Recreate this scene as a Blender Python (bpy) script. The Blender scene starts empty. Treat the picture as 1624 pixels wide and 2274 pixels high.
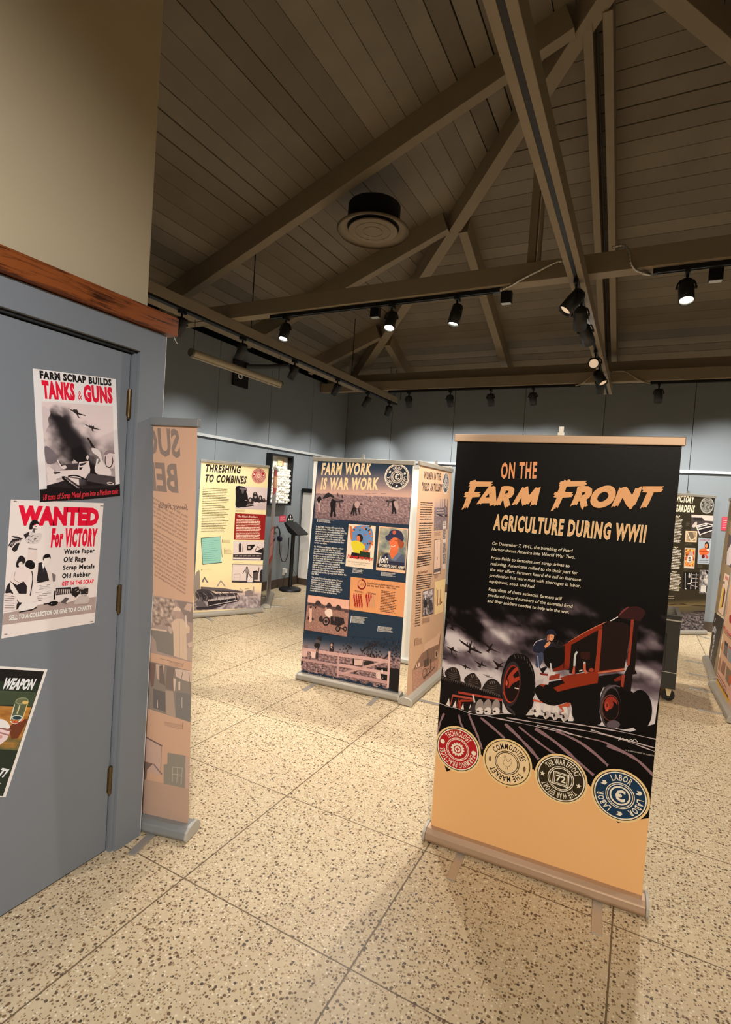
import bpy, bmesh, math, random
from mathutils import Vector, Matrix, noise

# ------------------------------------------------------------------ camera, world, exposure, light
sc = bpy.context.scene
COL = sc.collection
FPX = 1170.04                                    # focal length in pixels of the 1624 px wide frame
ROLL, PITCH, YAW = 0.06695863, -0.03360645, -0.4796309
EYE = Vector((0.0, 0.0, 1.7))
_cy, _sy = math.cos(YAW), math.sin(YAW)
FWD = Vector((_sy * math.cos(PITCH), _cy * math.cos(PITCH), math.sin(PITCH)))
_rt = Vector((_cy, -_sy, 0)); _up = _rt.cross(FWD)
RIGHT = _rt * math.cos(ROLL) + _up * math.sin(ROLL)
UP = -_rt * math.sin(ROLL) + _up * math.cos(ROLL)
cd = bpy.data.cameras.new('camera'); cam = bpy.data.objects.new('camera', cd); COL.objects.link(cam)
cd.sensor_fit = 'HORIZONTAL'; cd.sensor_width = 36.0; cd.lens = FPX / 1624 * 36.0
cd.clip_start = 0.05; cd.clip_end = 100
M3 = Matrix((RIGHT, UP, -FWD)).transposed()
cam.matrix_world = Matrix.Translation(EYE) @ M3.to_4x4()
sc.camera = cam
sc.view_settings.view_transform = 'Standard'; sc.view_settings.look = 'None'
sc.view_settings.gamma = 1.0; sc.view_settings.use_curve_mapping = False
sc.view_settings.exposure = 0.0
world = bpy.data.worlds.new('world'); sc.world = world; world.use_nodes = True
world.node_tree.nodes['Background'].inputs[0].default_value = (0.05, 0.05, 0.06, 1)
world.node_tree.nodes['Background'].inputs[1].default_value = 0.3

WARM = (1.0, 0.86, 0.70); NEUT = (1.0, 0.945, 0.875); COOL = (1.0, 0.985, 0.95)
def spot(name, loc, target, power, size=60, blend=0.7, color=NEUT, radius=0.04):
    l = bpy.data.lights.new(name, 'SPOT'); l.energy = power; l.color = color
    l.spot_size = math.radians(size); l.spot_blend = blend; l.shadow_soft_size = radius
    o = bpy.data.objects.new(name, l); COL.objects.link(o); o.location = loc
    o.rotation_euler = (Vector(target) - Vector(loc)).to_track_quat('-Z', 'Y').to_euler()
    o['kind'] = 'helper'
    return o
# unseen lamps without fixtures, added to brighten the banners, door and floor
def area(name, loc, size, power, color, rot=(0, 0, 0), sy=None):
    l = bpy.data.lights.new(name, 'AREA'); l.energy = power; l.color = color; l.size = size
    if sy: l.shape = 'RECTANGLE'; l.size_y = sy
    o = bpy.data.objects.new(name, l); COL.objects.link(o); o.location = loc; o.rotation_euler = rot
    return o
spot('unseen_lamp', (0.9, -1.6, 3.35), (-0.25, 2.4, 1.25), 500, 55, 0.8, WARM)
spot('unseen_lamp', (0.7, -1.0, 3.35), (-2.0, 0.1, 1.4), 500, 80, 1.0, (0.97, 0.96, 1.0))
spot('unseen_lamp', (-0.6, 0.6, 3.40), (-2.1, 3.95, 1.3), 450, 40, 0.7, NEUT)
spot('unseen_lamp', (-3.2, 2.4, 3.35), (-4.6, 5.2, 1.1), 230, 60, 0.9, NEUT)
spot('unseen_lamp', (1.2, 3.6, 3.40), (-1.5, 4.4, 1.2), 120, 60, 0.9, WARM)
spot('unseen_lamp', (-0.6, 5.6, 3.35), (0.9, 6.4, 1.0), 260, 80, 0.9, WARM)
spot('unseen_lamp', (2.0, 6.4, 3.40), (0.7, 8.7, 1.1), 260, 60, 0.9, NEUT)
spot('unseen_lamp', (-0.9, 2.2, 3.35), (-1.4, 2.6, 0.0), 35, 95, 1.0, NEUT)
spot('unseen_lamp', (1.4, 3.0, 3.35), (1.2, 4.6, 0.0), 170, 100, 1.0, NEUT)
spot('unseen_lamp', (-3.4, 3.6, 3.40), (-3.2, 5.0, 0.0), 170, 100, 1.0, NEUT)
spot('unseen_lamp', (1.0, -0.8, 3.3), (0.6, 0.6, 0.0), 45, 110, 1.0, NEUT)
spot('unseen_lamp', (2.6, 6.8, 3.40), (2.2, 7.2, 0.0), 260, 110, 1.0, NEUT)
area('fill_light', (0.9, -2.2, 3.3), 2.2, 60, NEUT, (0, 0, 0))  # added soft fill overhead behind the camera, no fixture


# ------------------------------------------------------------------ small helpers
def lin(c):
    c = c / 255.0
    return c / 12.92 if c <= 0.04045 else ((c + 0.055) / 1.055) ** 2.4
def L3(rgb, k=1.0): return tuple(min(0.93, lin(v) * k) for v in rgb)
def ray(x, y): return FWD + RIGHT * ((x - 812) / FPX) - UP * ((y - 1137) / FPX)

MATS = {}
def mat(name, rgb, rough=0.6, metal=0.0, spec=0.5, noise_amt=0.0, noise_scale=8.0, bump=0.0, emit=None, strength=0.0):
    if name in MATS: return MATS[name]
    m = bpy.data.materials.new(name); m.use_nodes = True; nt = m.node_tree; b = nt.nodes['Principled BSDF']
    c = (*L3(rgb), 1)
    b.inputs['Base Color'].default_value = c; b.inputs['Roughness'].default_value = rough
    b.inputs['Metallic'].default_value = metal; b.inputs['Specular IOR Level'].default_value = spec
    if noise_amt or bump:
        tc = nt.nodes.new('ShaderNodeTexCoord'); nz = nt.nodes.new('ShaderNodeTexNoise')
        nz.inputs['Scale'].default_value = noise_scale; nz.inputs['Detail'].default_value = 4
        nt.links.new(tc.outputs['Object'], nz.inputs['Vector'])
        if noise_amt:
            mx = nt.nodes.new('ShaderNodeMix'); mx.data_type = 'RGBA'
            mx.inputs[6].default_value = tuple(v * (1 - noise_amt) for v in c[:3]) + (1,)
            mx.inputs[7].default_value = tuple(min(1, v * (1 + noise_amt)) for v in c[:3]) + (1,)
            nt.links.new(nz.outputs['Fac'], mx.inputs[0]); nt.links.new(mx.outputs[2], b.inputs['Base Color'])
        if bump:
            bp = nt.nodes.new('ShaderNodeBump'); bp.inputs['Strength'].default_value = bump
            nt.links.new(nz.outputs['Fac'], bp.inputs['Height']); nt.links.new(bp.outputs[0], b.inputs['Normal'])
    if emit:
        b.inputs['Emission Color'].default_value = (*L3(emit), 1); b.inputs['Emission Strength'].default_value = strength
    MATS[name] = m
    return m

class MB:
    """collects simple solids and links them as one mesh object"""
    def __init__(s): s.v = []; s.f = []; s.mi = []; s.sm = []; s.mats = []
    def add(s, vs, fs, m=0, smooth=False):
        o = len(s.v); s.v += [tuple(v) for v in vs]
        for f in fs: s.f.append([i + o for i in f]); s.mi.append(m); s.sm.append(smooth)
    def box(s, x0, x1, y0, y1, z0, z1, m=0, M=None):
        vs = [Vector((x, y, z)) for z in (z0, z1) for y in (y0, y1) for x in (x0, x1)]
        if M is not None: vs = [M @ v for v in vs]
        s.add(vs, [(0, 2, 3, 1), (4, 5, 7, 6), (0, 1, 5, 4), (2, 6, 7, 3), (0, 4, 6, 2), (1, 3, 7, 5)], m)
    def beam(s, a, b, w, h, up=(0, 0, 1), m=0):
        """bar from a to b; a and b run along the middle of its underside"""
        a, b = Vector(a), Vector(b); d = (b - a).normalized(); side = d.cross(Vector(up)).normalized(); u = side.cross(d)
        vs = []
        for p in (a, b):
            vs += [p - side * w / 2, p + side * w / 2, p + side * w / 2 + u * h, p - side * w / 2 + u * h]
        s.add(vs, [(3, 2, 1, 0), (4, 5, 6, 7), (0, 1, 5, 4), (1, 2, 6, 5), (2, 3, 7, 6), (3, 0, 4, 7)], m)
    def tube(s, pts, r, n=10, m=0, cap=True, smooth=True):
        pts = [Vector(p) for p in pts]; rs = r if isinstance(r, (list, tuple)) else [r] * len(pts)
        rings = []; prev = None
        for i, p in enumerate(pts):
            d = (pts[min(i + 1, len(pts) - 1)] - pts[max(i - 1, 0)])
            d = d.normalized() if d.length > 1e-9 else Vector((0, 0, 1))
            if prev is None: a = d.cross(Vector((0, 0, 1)) if abs(d.z) < 0.9 else Vector((1, 0, 0))).normalized()
            else: a = (prev - d * prev.dot(d)).normalized()
            prev = a; b = d.cross(a)
            rings.append([p + (a * math.cos(2 * math.pi * k / n) + b * math.sin(2 * math.pi * k / n)) * rs[i] for k in range(n)])
        vs = [v for R in rings for v in R]; fs = []
        for i in range(len(rings) - 1):
            for k in range(n):
                fs.append((i * n + k, i * n + (k + 1) % n, (i + 1) * n + (k + 1) % n, (i + 1) * n + k))
        s.add(vs, fs, m, smooth)
        if cap:
            s.add(rings[0][::-1], [tuple(range(n))], m); s.add(rings[-1], [tuple(range(n))], m)
    def lathe(s, prof, M=None, n=24, m=0, smooth=True, cap=True):
        rings = [[Vector((r * math.cos(2 * math.pi * k / n), r * math.sin(2 * math.pi * k / n), z)) for k in range(n)] for r, z in prof]
        if M is not None: rings = [[M @ v for v in R] for R in rings]
        fs = []
        for i in range(len(rings) - 1):
            for k in range(n): fs.append((i * n + k, i * n + (k + 1) % n, (i + 1) * n + (k + 1) % n, (i + 1) * n + k))
        s.add([v for R in rings for v in R], fs, m, smooth)
        if cap:
            if prof[0][0] > 1e-4: s.add(rings[0][::-1], [tuple(range(n))], m)
            if prof[-1][0] > 1e-4: s.add(rings[-1], [tuple(range(n))], m)
    def prism(s, poly, e0, e1, ex, ey, ez, m=0, org=(0, 0, 0)):
        """outline poly in the plane (ex, ey) pushed from e0 to e1 along ez"""
        ex, ey, ez, org = Vector(ex), Vector(ey), Vector(ez), Vector(org); n = len(poly)
        A = [org + ex * p[0] + ey * p[1] + ez * e0 for p in poly]; B = [org + ex * p[0] + ey * p[1] + ez * e1 for p in poly]
        fs = [tuple(range(n))[::-1], tuple(range(n, 2 * n))] + [(i, (i + 1) % n, n + (i + 1) % n, n + i) for i in range(n)]
        s.add(A + B, fs, m)
    def build(s, name, m, parent=None, bevel=0.0, seg=2):
        me = bpy.data.meshes.new(name); me.from_pydata(s.v, [], s.f)
        ms = m if isinstance(m, (list, tuple)) else [m]
        for q in ms: me.materials.append(q)
        me.polygons.foreach_set('material_index', s.mi); me.polygons.foreach_set('use_smooth', s.sm)
        me.update()
        bm = bmesh.new(); bm.from_mesh(me); bmesh.ops.recalc_face_normals(bm, faces=bm.faces); bm.to_mesh(me); bm.free()
        o = bpy.data.objects.new(name, me); COL.objects.link(o)
        if parent: o.parent = parent
        if bevel:
            b = o.modifiers.new('bevel', 'BEVEL'); b.width = bevel; b.segments = seg; b.limit_method = 'ANGLE'
        return o

def empty(name, loc=(0, 0, 0), rz=0.0):
    o = bpy.data.objects.new(name, None); COL.objects.link(o); o.location = loc; o.rotation_euler = (0, 0, rz)
    o.empty_display_size = 0.1
    return o
def tag(o, label, cat, group=None, kind=None):
    o['label'] = label; o['category'] = cat
    if group: o['group'] = group
    if kind: o['kind'] = kind
    return o
def struct(o): o['kind'] = 'structure'; return o

# ------------------------------------------------------------------ lettering: outlines of the built-in typeface, cached per weight
_tc = bpy.data.curves.new('glyph_source', 'FONT'); _to = bpy.data.objects.new('glyph_source', _tc)
GL = {}
def _eval(body, bold):
    _tc.body = body; _tc.offset = bold; _tc.resolution_u = 2; _tc.fill_mode = 'FRONT'
    COL.objects.link(_to); dg = bpy.context.evaluated_depsgraph_get(); dg.update()
    ev = _to.evaluated_get(dg); me = ev.to_mesh()
    vs = [(v.co.x, v.co.y) for v in me.vertices]; fs = [tuple(p.vertices) for p in me.polygons]
    ev.to_mesh_clear(); COL.objects.unlink(_to)
    return vs, fs
def _w(vs): return (max(v[0] for v in vs) - min(v[0] for v in vs)) if vs else 0
def glyph(ch, bold):
    k = (ch, bold)
    if k not in GL:
        if ('|', 0) not in GL: GL['|', 0] = _w(_eval('||', 0)[0])
        adv = _w(_eval('|' + ch + '|', 0)[0]) - GL['|', 0]
        vs, fs = ([], []) if ch == ' ' else _eval(ch, bold)
        GL[k] = (vs, fs, adv)
    return GL[k]
CAPH = None
def caph():
    global CAPH
    if CAPH is None: CAPH = max(v[1] for v in glyph('H', 0.0)[0])
    return CAPH

def catmull(pts, n=4, closed=True):
    out = []; N = len(pts)
    for i in range(N if closed else N - 1):
        p0 = pts[(i - 1) % N] if closed or i > 0 else pts[0]; p1 = pts[i]; p2 = pts[(i + 1) % N]
        p3 = pts[(i + 2) % N] if closed or i + 2 < N else pts[-1]
        for k in range(n):
            t = k / n
            out.append(tuple(0.5 * (2 * p1[j] + (p2[j] - p0[j]) * t + (2 * p0[j] - 5 * p1[j] + 4 * p2[j] - p3[j]) * t * t + (3 * p1[j] - p0[j] - 3 * p2[j] + p3[j]) * t ** 3) for j in (0, 1)))
    if not closed: out.append(tuple(pts[-1]))
    return out
def mixc(a, b, t): t = max(0, min(1, t)); return tuple(a[i] + (b[i] - a[i]) * t for i in range(3))
def ss(a, b, x):
    t = max(0, min(1, (x - a) / (b - a) if b != a else 0)); return t * t * (3 - 2 * t)
def fbm(x, y, s=0.0, o=4):
    return noise.fractal(Vector((x, y, s)), 1.0, 2.1, o) if o > 1 else noise.noise(Vector((x, y, s)))

PRINT = {}
def print_mat(name, rough=0.5, spec=0.35, weave=0.0):
    """printed sheet: every ink colour of the artwork is the sheet's own colour, kept per face corner"""
    if name in PRINT: return PRINT[name]
    m = bpy.data.materials.new(name); m.use_nodes = True; nt = m.node_tree; b = nt.nodes['Principled BSDF']
    a = nt.nodes.new('ShaderNodeAttribute'); a.attribute_name = 'ink'
    nt.links.new(a.outputs['Color'], b.inputs['Base Color'])
    b.inputs['Roughness'].default_value = rough; b.inputs['Specular IOR Level'].default_value = spec
    if weave:
        tc = nt.nodes.new('ShaderNodeTexCoord'); nz = nt.nodes.new('ShaderNodeTexNoise'); nz.inputs['Scale'].default_value = 260
        nt.links.new(tc.outputs['Object'], nz.inputs['Vector'])
        bp = nt.nodes.new('ShaderNodeBump'); bp.inputs['Strength'].default_value = weave; bp.inputs['Distance'].default_value = 0.002
        nt.links.new(nz.outputs['Fac'], bp.inputs['Height']); nt.links.new(bp.outputs[0], b.inputs['Normal'])
    PRINT[name] = m
    return m

class Art:
    """artwork printed on a flat sheet. The sheet lies at org with unit axes eu (right) and ev (up); art coordinates are
    metres on the sheet, found from where the photograph shows each mark (fr sets the zoomed frame they are read in)."""
    def __init__(s, org, eu, ev, k=1.0):
        s.org = Vector(org); s.eu = Vector(eu).normalized(); s.ev = Vector(ev).normalized(); s.n = s.eu.cross(s.ev).normalized()
        s.V = []; s.F = []; s.Cc = []; s.z = 0.0; s.fo = (0, 0, 1); s.k = k; s.rnd = random.Random(7)
    def fr(s, ox=0, oy=0, sc=1.0): s.fo = (ox, oy, sc)
    def P(s, p):
        x, y = s.fo[0] + p[0] * s.fo[2], s.fo[1] + p[1] * s.fo[2]
        d = ray(x, y); t = (s.org - EYE).dot(s.n) / d.dot(s.n); q = EYE + d * t - s.org
        return (q.dot(s.eu), q.dot(s.ev))
    def up(s, d=2e-5): s.z += d
    def clip(s, pts):
        """pts: (u, v, r, g, b); cut to the sheet"""
        for ax, lim, sg in ((0, s.lim[0], 1), (0, s.lim[1], -1), (1, s.lim[2], 1), (1, s.lim[3], -1)):
            out = []
            for i, p in enumerate(pts):
                q = pts[i - 1]; pi = (p[ax] - lim) * sg >= 0; qi = (q[ax] - lim) * sg >= 0
                if pi != qi:
                    t = (lim - q[ax]) / (p[ax] - q[ax]); out.append(tuple(q[k] + (p[k] - q[k]) * t for k in range(5)))
                if pi: out.append(p)
            pts = out
            if len(pts) < 3: return []
        return pts
    lim = None
    def raw(s, uv, faces, cols):
        """cols: one rgb for all or one per vertex"""
        o = len(s.V); one = not isinstance(cols, list)
        c1 = L3(cols, s.k) if one else None
        cl = None if one else [L3(c, s.k) for c in cols]
        if s.lim is None: ins = [True] * len(uv)
        else: ins = [s.lim[0] <= p[0] <= s.lim[1] and s.lim[2] <= p[1] <= s.lim[3] for p in uv]
        s.V += [(p[0], p[1], s.z) for p in uv]
        for f in faces:
            if all(ins[i] for i in f):
                s.F.append([i + o for i in f]); s.Cc += [c1] * len(f) if one else [cl[i] for i in f]
            else:
                r = s.clip([(uv[i][0], uv[i][1], *(c1 if one else cl[i])) for i in f])
                if r:
                    b = len(s.V); s.V += [(p[0], p[1], s.z) for p in r]; s.F.append(list(range(b, b + len(r)))); s.Cc += [p[2:5] for p in r]
    def polyuv(s, uv, c):
        s.up(); s.raw(uv, [tuple(range(len(uv)))], c)
    def poly(s, pts, c): s.polyuv([s.P(p) for p in pts], c)
    def blob(s, pts, c, n=4): s.poly(catmull(pts, n), c)
    def ell(s, cx, cy, rx, ry, c, n=28, rot=0.0, a0=0.0, a1=2 * math.pi, inner=0.0):
        ca, sa = math.cos(rot), math.sin(rot)
        def q(t, f): x, y = rx * f * math.cos(t), ry * f * math.sin(t); return (cx + x * ca - y * sa, cy + x * sa + y * ca)
        if inner <= 0: s.poly([q(a0 + (a1 - a0) * i / n, 1) for i in range(n + (0 if a1 - a0 > 6.28 else 1))], c)
        else:
            s.up(); uv = []; fs = []
            for i in range(n + 1):
                t = a0 + (a1 - a0) * i / n; uv += [s.P(q(t, 1)), s.P(q(t, inner))]
            for i in range(n): fs.append((2 * i, 2 * i + 2, 2 * i + 3, 2 * i + 1))
            s.raw(uv, fs, c)
    def disc(s, cu, cv, r, c, n=36, inner=0.0):
        """true circle on the sheet, metres"""
        s.up()
        if inner <= 0: s.raw([(cu + r * math.cos(2 * math.pi * i / n), cv + r * math.sin(2 * math.pi * i / n)) for i in range(n)], [tuple(range(n))], c)
        else:
            uv = []; fs = []
            for i in range(n):
                a = 2 * math.pi * i / n; uv += [(cu + r * math.cos(a), cv + r * math.sin(a)), (cu + inner * math.cos(a), cv + inner * math.sin(a))]
                j = (i + 1) % n; fs.append((2 * i, 2 * j, 2 * j + 1, 2 * i + 1))
            s.raw(uv, fs, c)
    def stroke(s, pts, w, c, smooth=0, taper=False, jag=0.0):
        """line of width w (frame units)"""
        if smooth: pts = catmull(pts, smooth, closed=False)
        N = len(pts); Lq = []; Rq = []
        for i, p in enumerate(pts):
            a = pts[max(0, i - 1)]; b = pts[min(N - 1, i + 1)]; dx, dy = b[0] - a[0], b[1] - a[1]; l = math.hypot(dx, dy) or 1
            ww = w[min(i, len(w) - 1)] if isinstance(w, (list, tuple)) else w
            if taper: ww = ww * (0.25 + 0.75 * math.sin(math.pi * (0.08 + 0.84 * i / max(1, N - 1))))
            ww *= 0.5 * (1 + (s.rnd.uniform(-jag, jag) if jag else 0))
            Lq.append(s.P((p[0] - dy / l * ww, p[1] + dx / l * ww))); Rq.append(s.P((p[0] + dy / l * ww, p[1] - dx / l * ww)))
        s.up(); s.raw(Lq + Rq, [(i, i + 1, N + i + 1, N + i) for i in range(N - 1)], c)
    def patch(s, q, nx, ny, fn):
        """picture patch on quad q (TL, TR, BR, BL in frame units); fn(u, v) -> rgb with u, v in 0..1, v down"""
        TL, TR, BR, BL = [s.P(p) for p in q]; s.up(); uv = []; cs = []
        for j in range(ny + 1):
            for i in range(nx + 1):
                u, v = i / nx, j / ny
                a = [TL[k] + (TR[k] - TL[k]) * u for k in (0, 1)]; b = [BL[k] + (BR[k] - BL[k]) * u for k in (0, 1)]
                uv.append((a[0] + (b[0] - a[0]) * v, a[1] + (b[1] - a[1]) * v)); cs.append(fn(u, v))
        s.raw(uv, [(j * (nx + 1) + i, j * (nx + 1) + i + 1, (j + 1) * (nx + 1) + i + 1, (j + 1) * (nx + 1) + i) for j in range(ny) for i in range(nx)], cs)
    def textuv(s, t, O, e, p, c, bold=0.0, shear=0.0, width=None, track=0.0):
        """baseline start O, unit-em axis e (scaled so caps are |p| high), cap vector p"""
        h = caph(); adv = [glyph(ch, bold)[2] + track for ch in t]; W = sum(adv)
        if width: sx = width / W
        else: sx = math.hypot(*p) / h
        x = 0.0; s.up(); uv = []; fs = []
        for ch, a in zip(t, adv):
            vs, f, _ = glyph(ch, bold); o = len(uv)
            for vx, vy in vs:
                X = (x + vx + shear * vy) * sx; Y = vy / h
                uv.append((O[0] + e[0] * X + p[0] * Y, O[1] + e[1] * X + p[1] * Y))
            fs += [tuple(i + o for i in q) for q in f]; x += a
        if uv: s.raw(uv, fs, c)
        return W * sx
    def text(s, t, L, R, T, c, bold=0.0, shear=0.0, track=0.0):
        """baseline from L to R (width fitted), T a point at cap height"""
        A, B, H = s.P(L), s.P(R), s.P(T); d = (B[0] - A[0], B[1] - A[1]); w = math.hypot(*d); e = (d[0] / w, d[1] / w)
        pv = (-e[1], e[0]); h = (H[0] - A[0]) * pv[0] + (H[1] - A[1]) * pv[1]
        s.textuv(t, A, e, (pv[0] * h, pv[1] * h), c, bold, shear, w, track)
    def para(s, lines, P1, P2, cap, R, ref, c, bold=0.0, shear=0.0, just=False):
        """lines set from baseline-left P1 to the last baseline-left P2; cap = point at cap height of line one; R = right end of line ref"""
        A, B, H = s.P(P1), s.P(P2), s.P(cap); n = len(lines)
        Aref = tuple(A[k] + (B[k] - A[k]) * (ref / max(1, n - 1)) for k in (0, 1)); Rr = s.P(R)
        d = (Rr[0] - Aref[0], Rr[1] - Aref[1]); w = math.hypot(*d); e = (d[0] / w, d[1] / w); pv = (-e[1], e[0])
        h = abs((H[0] - A[0]) * pv[0] + (H[1] - A[1]) * pv[1])
        if pv[1] < 0: pv = (-pv[0], -pv[1])
        Wr = sum(glyph(ch, bold)[2] for ch in lines[ref]); sx = w / Wr
        for i, ln in enumerate(lines):
            if not ln: continue
            O = tuple(A[k] + (B[k] - A[k]) * (i / max(1, n - 1)) for k in (0, 1))
            s.textuv(ln, O, e, (pv[0] * h, pv[1] * h), c, bold, shear, sum(glyph(ch, bold)[2] for ch in ln) * sx)
    def greek(s, P1, P2, R, n, c, thick=0.5, ragged=0.15, word=(0.05, 0.16)):
        """lines of print too small to read: rows of short dashes of word length"""
        A, B, Rr = s.P(P1), s.P(P2), s.P(R); d = (Rr[0] - A[0], Rr[1] - A[1]); w = math.hypot(*d); e = (d[0] / w, d[1] / w)
        pv = (-e[1], e[0]); lead = math.hypot(B[0] - A[0], B[1] - A[1]) / max(1, n - 1) if n > 1 else w * 0.05
        th = lead * thick; s.up(); uv = []; fs = []
        for i in range(n):
            O = tuple(A[k] + (B[k] - A[k]) * (i / max(1, n - 1)) for k in (0, 1)); x = 0; end = w * (1 - s.rnd.random() * ragged)
            while x < end:
                ww = w * s.rnd.uniform(*word); x1 = min(end, x + ww); o = len(uv)
                hh = th * s.rnd.uniform(0.8, 1.1)
                for X, Y in ((x, 0), (x1, 0), (x1, hh), (x, hh)): uv.append((O[0] + e[0] * X + pv[0] * Y, O[1] + e[1] * X + pv[1] * Y))
                fs.append((o, o + 1, o + 2, o + 3)); x = x1 + th * 0.45
        s.raw(uv, fs, c)
    def arc(s, t, cu, cv, r, a0, a1, capm, c, bold=0.03, inward=False):
        """letters round a circle (metres): from angle a0 to a1 in degrees; inward sets them reading along the bottom"""
        adv = [glyph(ch, bold)[2] for ch in t]; W = sum(adv); x = 0; h = caph()
        a0, a1 = math.radians(a0), math.radians(a1); s.up(); uv = []; fs = []
        for ch, a in zip(t, adv):
            mid = (x + a / 2) / W; th = a0 + (a1 - a0) * mid; x += a
            sx = abs(a1 - a0) * (r if not inward else r) / W
            er = (math.cos(th), math.sin(th)); et = (math.sin(th), -math.cos(th))
            if inward: er = (-er[0], -er[1]); et = (-et[0], -et[1])
            base = (cu + math.cos(th) * r, cv + math.sin(th) * r)
            vs, f, _ = glyph(ch, bold); o = len(uv)
            for vx, vy in vs:
                X = (vx - a / 2) * sx; Y = vy / h * capm
                uv.append((base[0] + et[0] * X + er[0] * Y, base[1] + et[1] * X + er[1] * Y))
            fs += [tuple(i + o for i in q) for q in f]
        s.raw(uv, fs, c)
    def build(s, name, m, parent, thick=0.0008, edge=None, rect=None, back=None, outline=None):
        """sheet as one mesh: artwork faces in front, a thin backing rect=(u0, u1, v0, v1) behind"""
        V = [s.org + s.eu * u + s.ev * v + s.n * (z + 1e-4) for u, v, z in s.V]; F = list(s.F); Cc = list(s.Cc)
        mi = [0] * len(F)
        if rect:
            o = len(V)
            for dz in (-thick, 0):
                for u, v in ((rect[0], rect[2]), (rect[1], rect[2]), (rect[1], rect[3]), (rect[0], rect[3])):
                    V.append(s.org + s.eu * u + s.ev * v + s.n * dz)
            eb = L3(back or (225, 222, 215)); ee = L3(edge or (225, 222, 215), s.k)
            for f, c in (((3, 2, 1, 0), eb), ((4, 5, 6, 7), ee), ((0, 1, 5, 4), eb), ((1, 2, 6, 5), eb), ((2, 3, 7, 6), eb), ((3, 0, 4, 7), eb)):
                F.append([i + o for i in f]); Cc += [c] * 4; mi.append(0)
        if outline:
            o = len(V); n = len(outline); eb = L3(back or (225, 222, 215))
            for dz in (-thick, 0): V += [s.org + s.eu * u + s.ev * v + s.n * dz for u, v in outline]
            for f in [tuple(range(n))[::-1]] + [(i, (i + 1) % n, n + (i + 1) % n, n + i) for i in range(n)]: F.append([i + o for i in f]); Cc += [eb] * len(f); mi.append(0)
        me = bpy.data.meshes.new(name); me.from_pydata(V, [], F); me.materials.append(m)
        at = me.color_attributes.new('ink', 'FLOAT_COLOR', 'CORNER')
        flat = []
        for c in Cc: flat += [c[0], c[1], c[2], 1.0]
        at.data.foreach_set('color', flat); me.update()
        o = bpy.data.objects.new(name, me); COL.objects.link(o)
        if parent:
            o.parent = parent; o.matrix_parent_inverse = parent.matrix_basis.inverted()
        return o
# ------------------------------------------------------------------ the room
XL, YB, XR, YF, HT = -5.4, 9.3, 4.6, -3.4, 3.72
M_WALL = mat('grey_wall_paint', (130, 136, 139), 0.55, spec=0.3, noise_amt=0.04, noise_scale=3)
M_SEAM = mat('dark_seam', (38, 42, 45), 0.8)
M_DARK = mat('dark_cavity', (16, 16, 17), 0.9)
M_CREAM = mat('cream_wall_paint', (196, 180, 146), 0.7, spec=0.2, noise_amt=0.03, noise_scale=5)
M_TIMBER = mat('painted_timber', (146, 132, 110), 0.65, spec=0.25, noise_amt=0.10, noise_scale=6)
M_DOOR = mat('grey_door_paint', (128, 133, 137), 0.5, spec=0.3, noise_amt=0.03, noise_scale=3)
M_BLACK = mat('black_metal', (16, 16, 17), 0.45, spec=0.4)
M_BLACKP = mat('black_plastic', (26, 26, 27), 0.5)
M_ALU = mat('brushed_aluminium', (196, 192, 184), 0.38, metal=0.75)
M_WHITE = mat('white_paint', (232, 228, 220), 0.5)
M_GREYRAIL = mat('grey_rail', (206, 206, 202), 0.4, metal=0.2)

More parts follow.
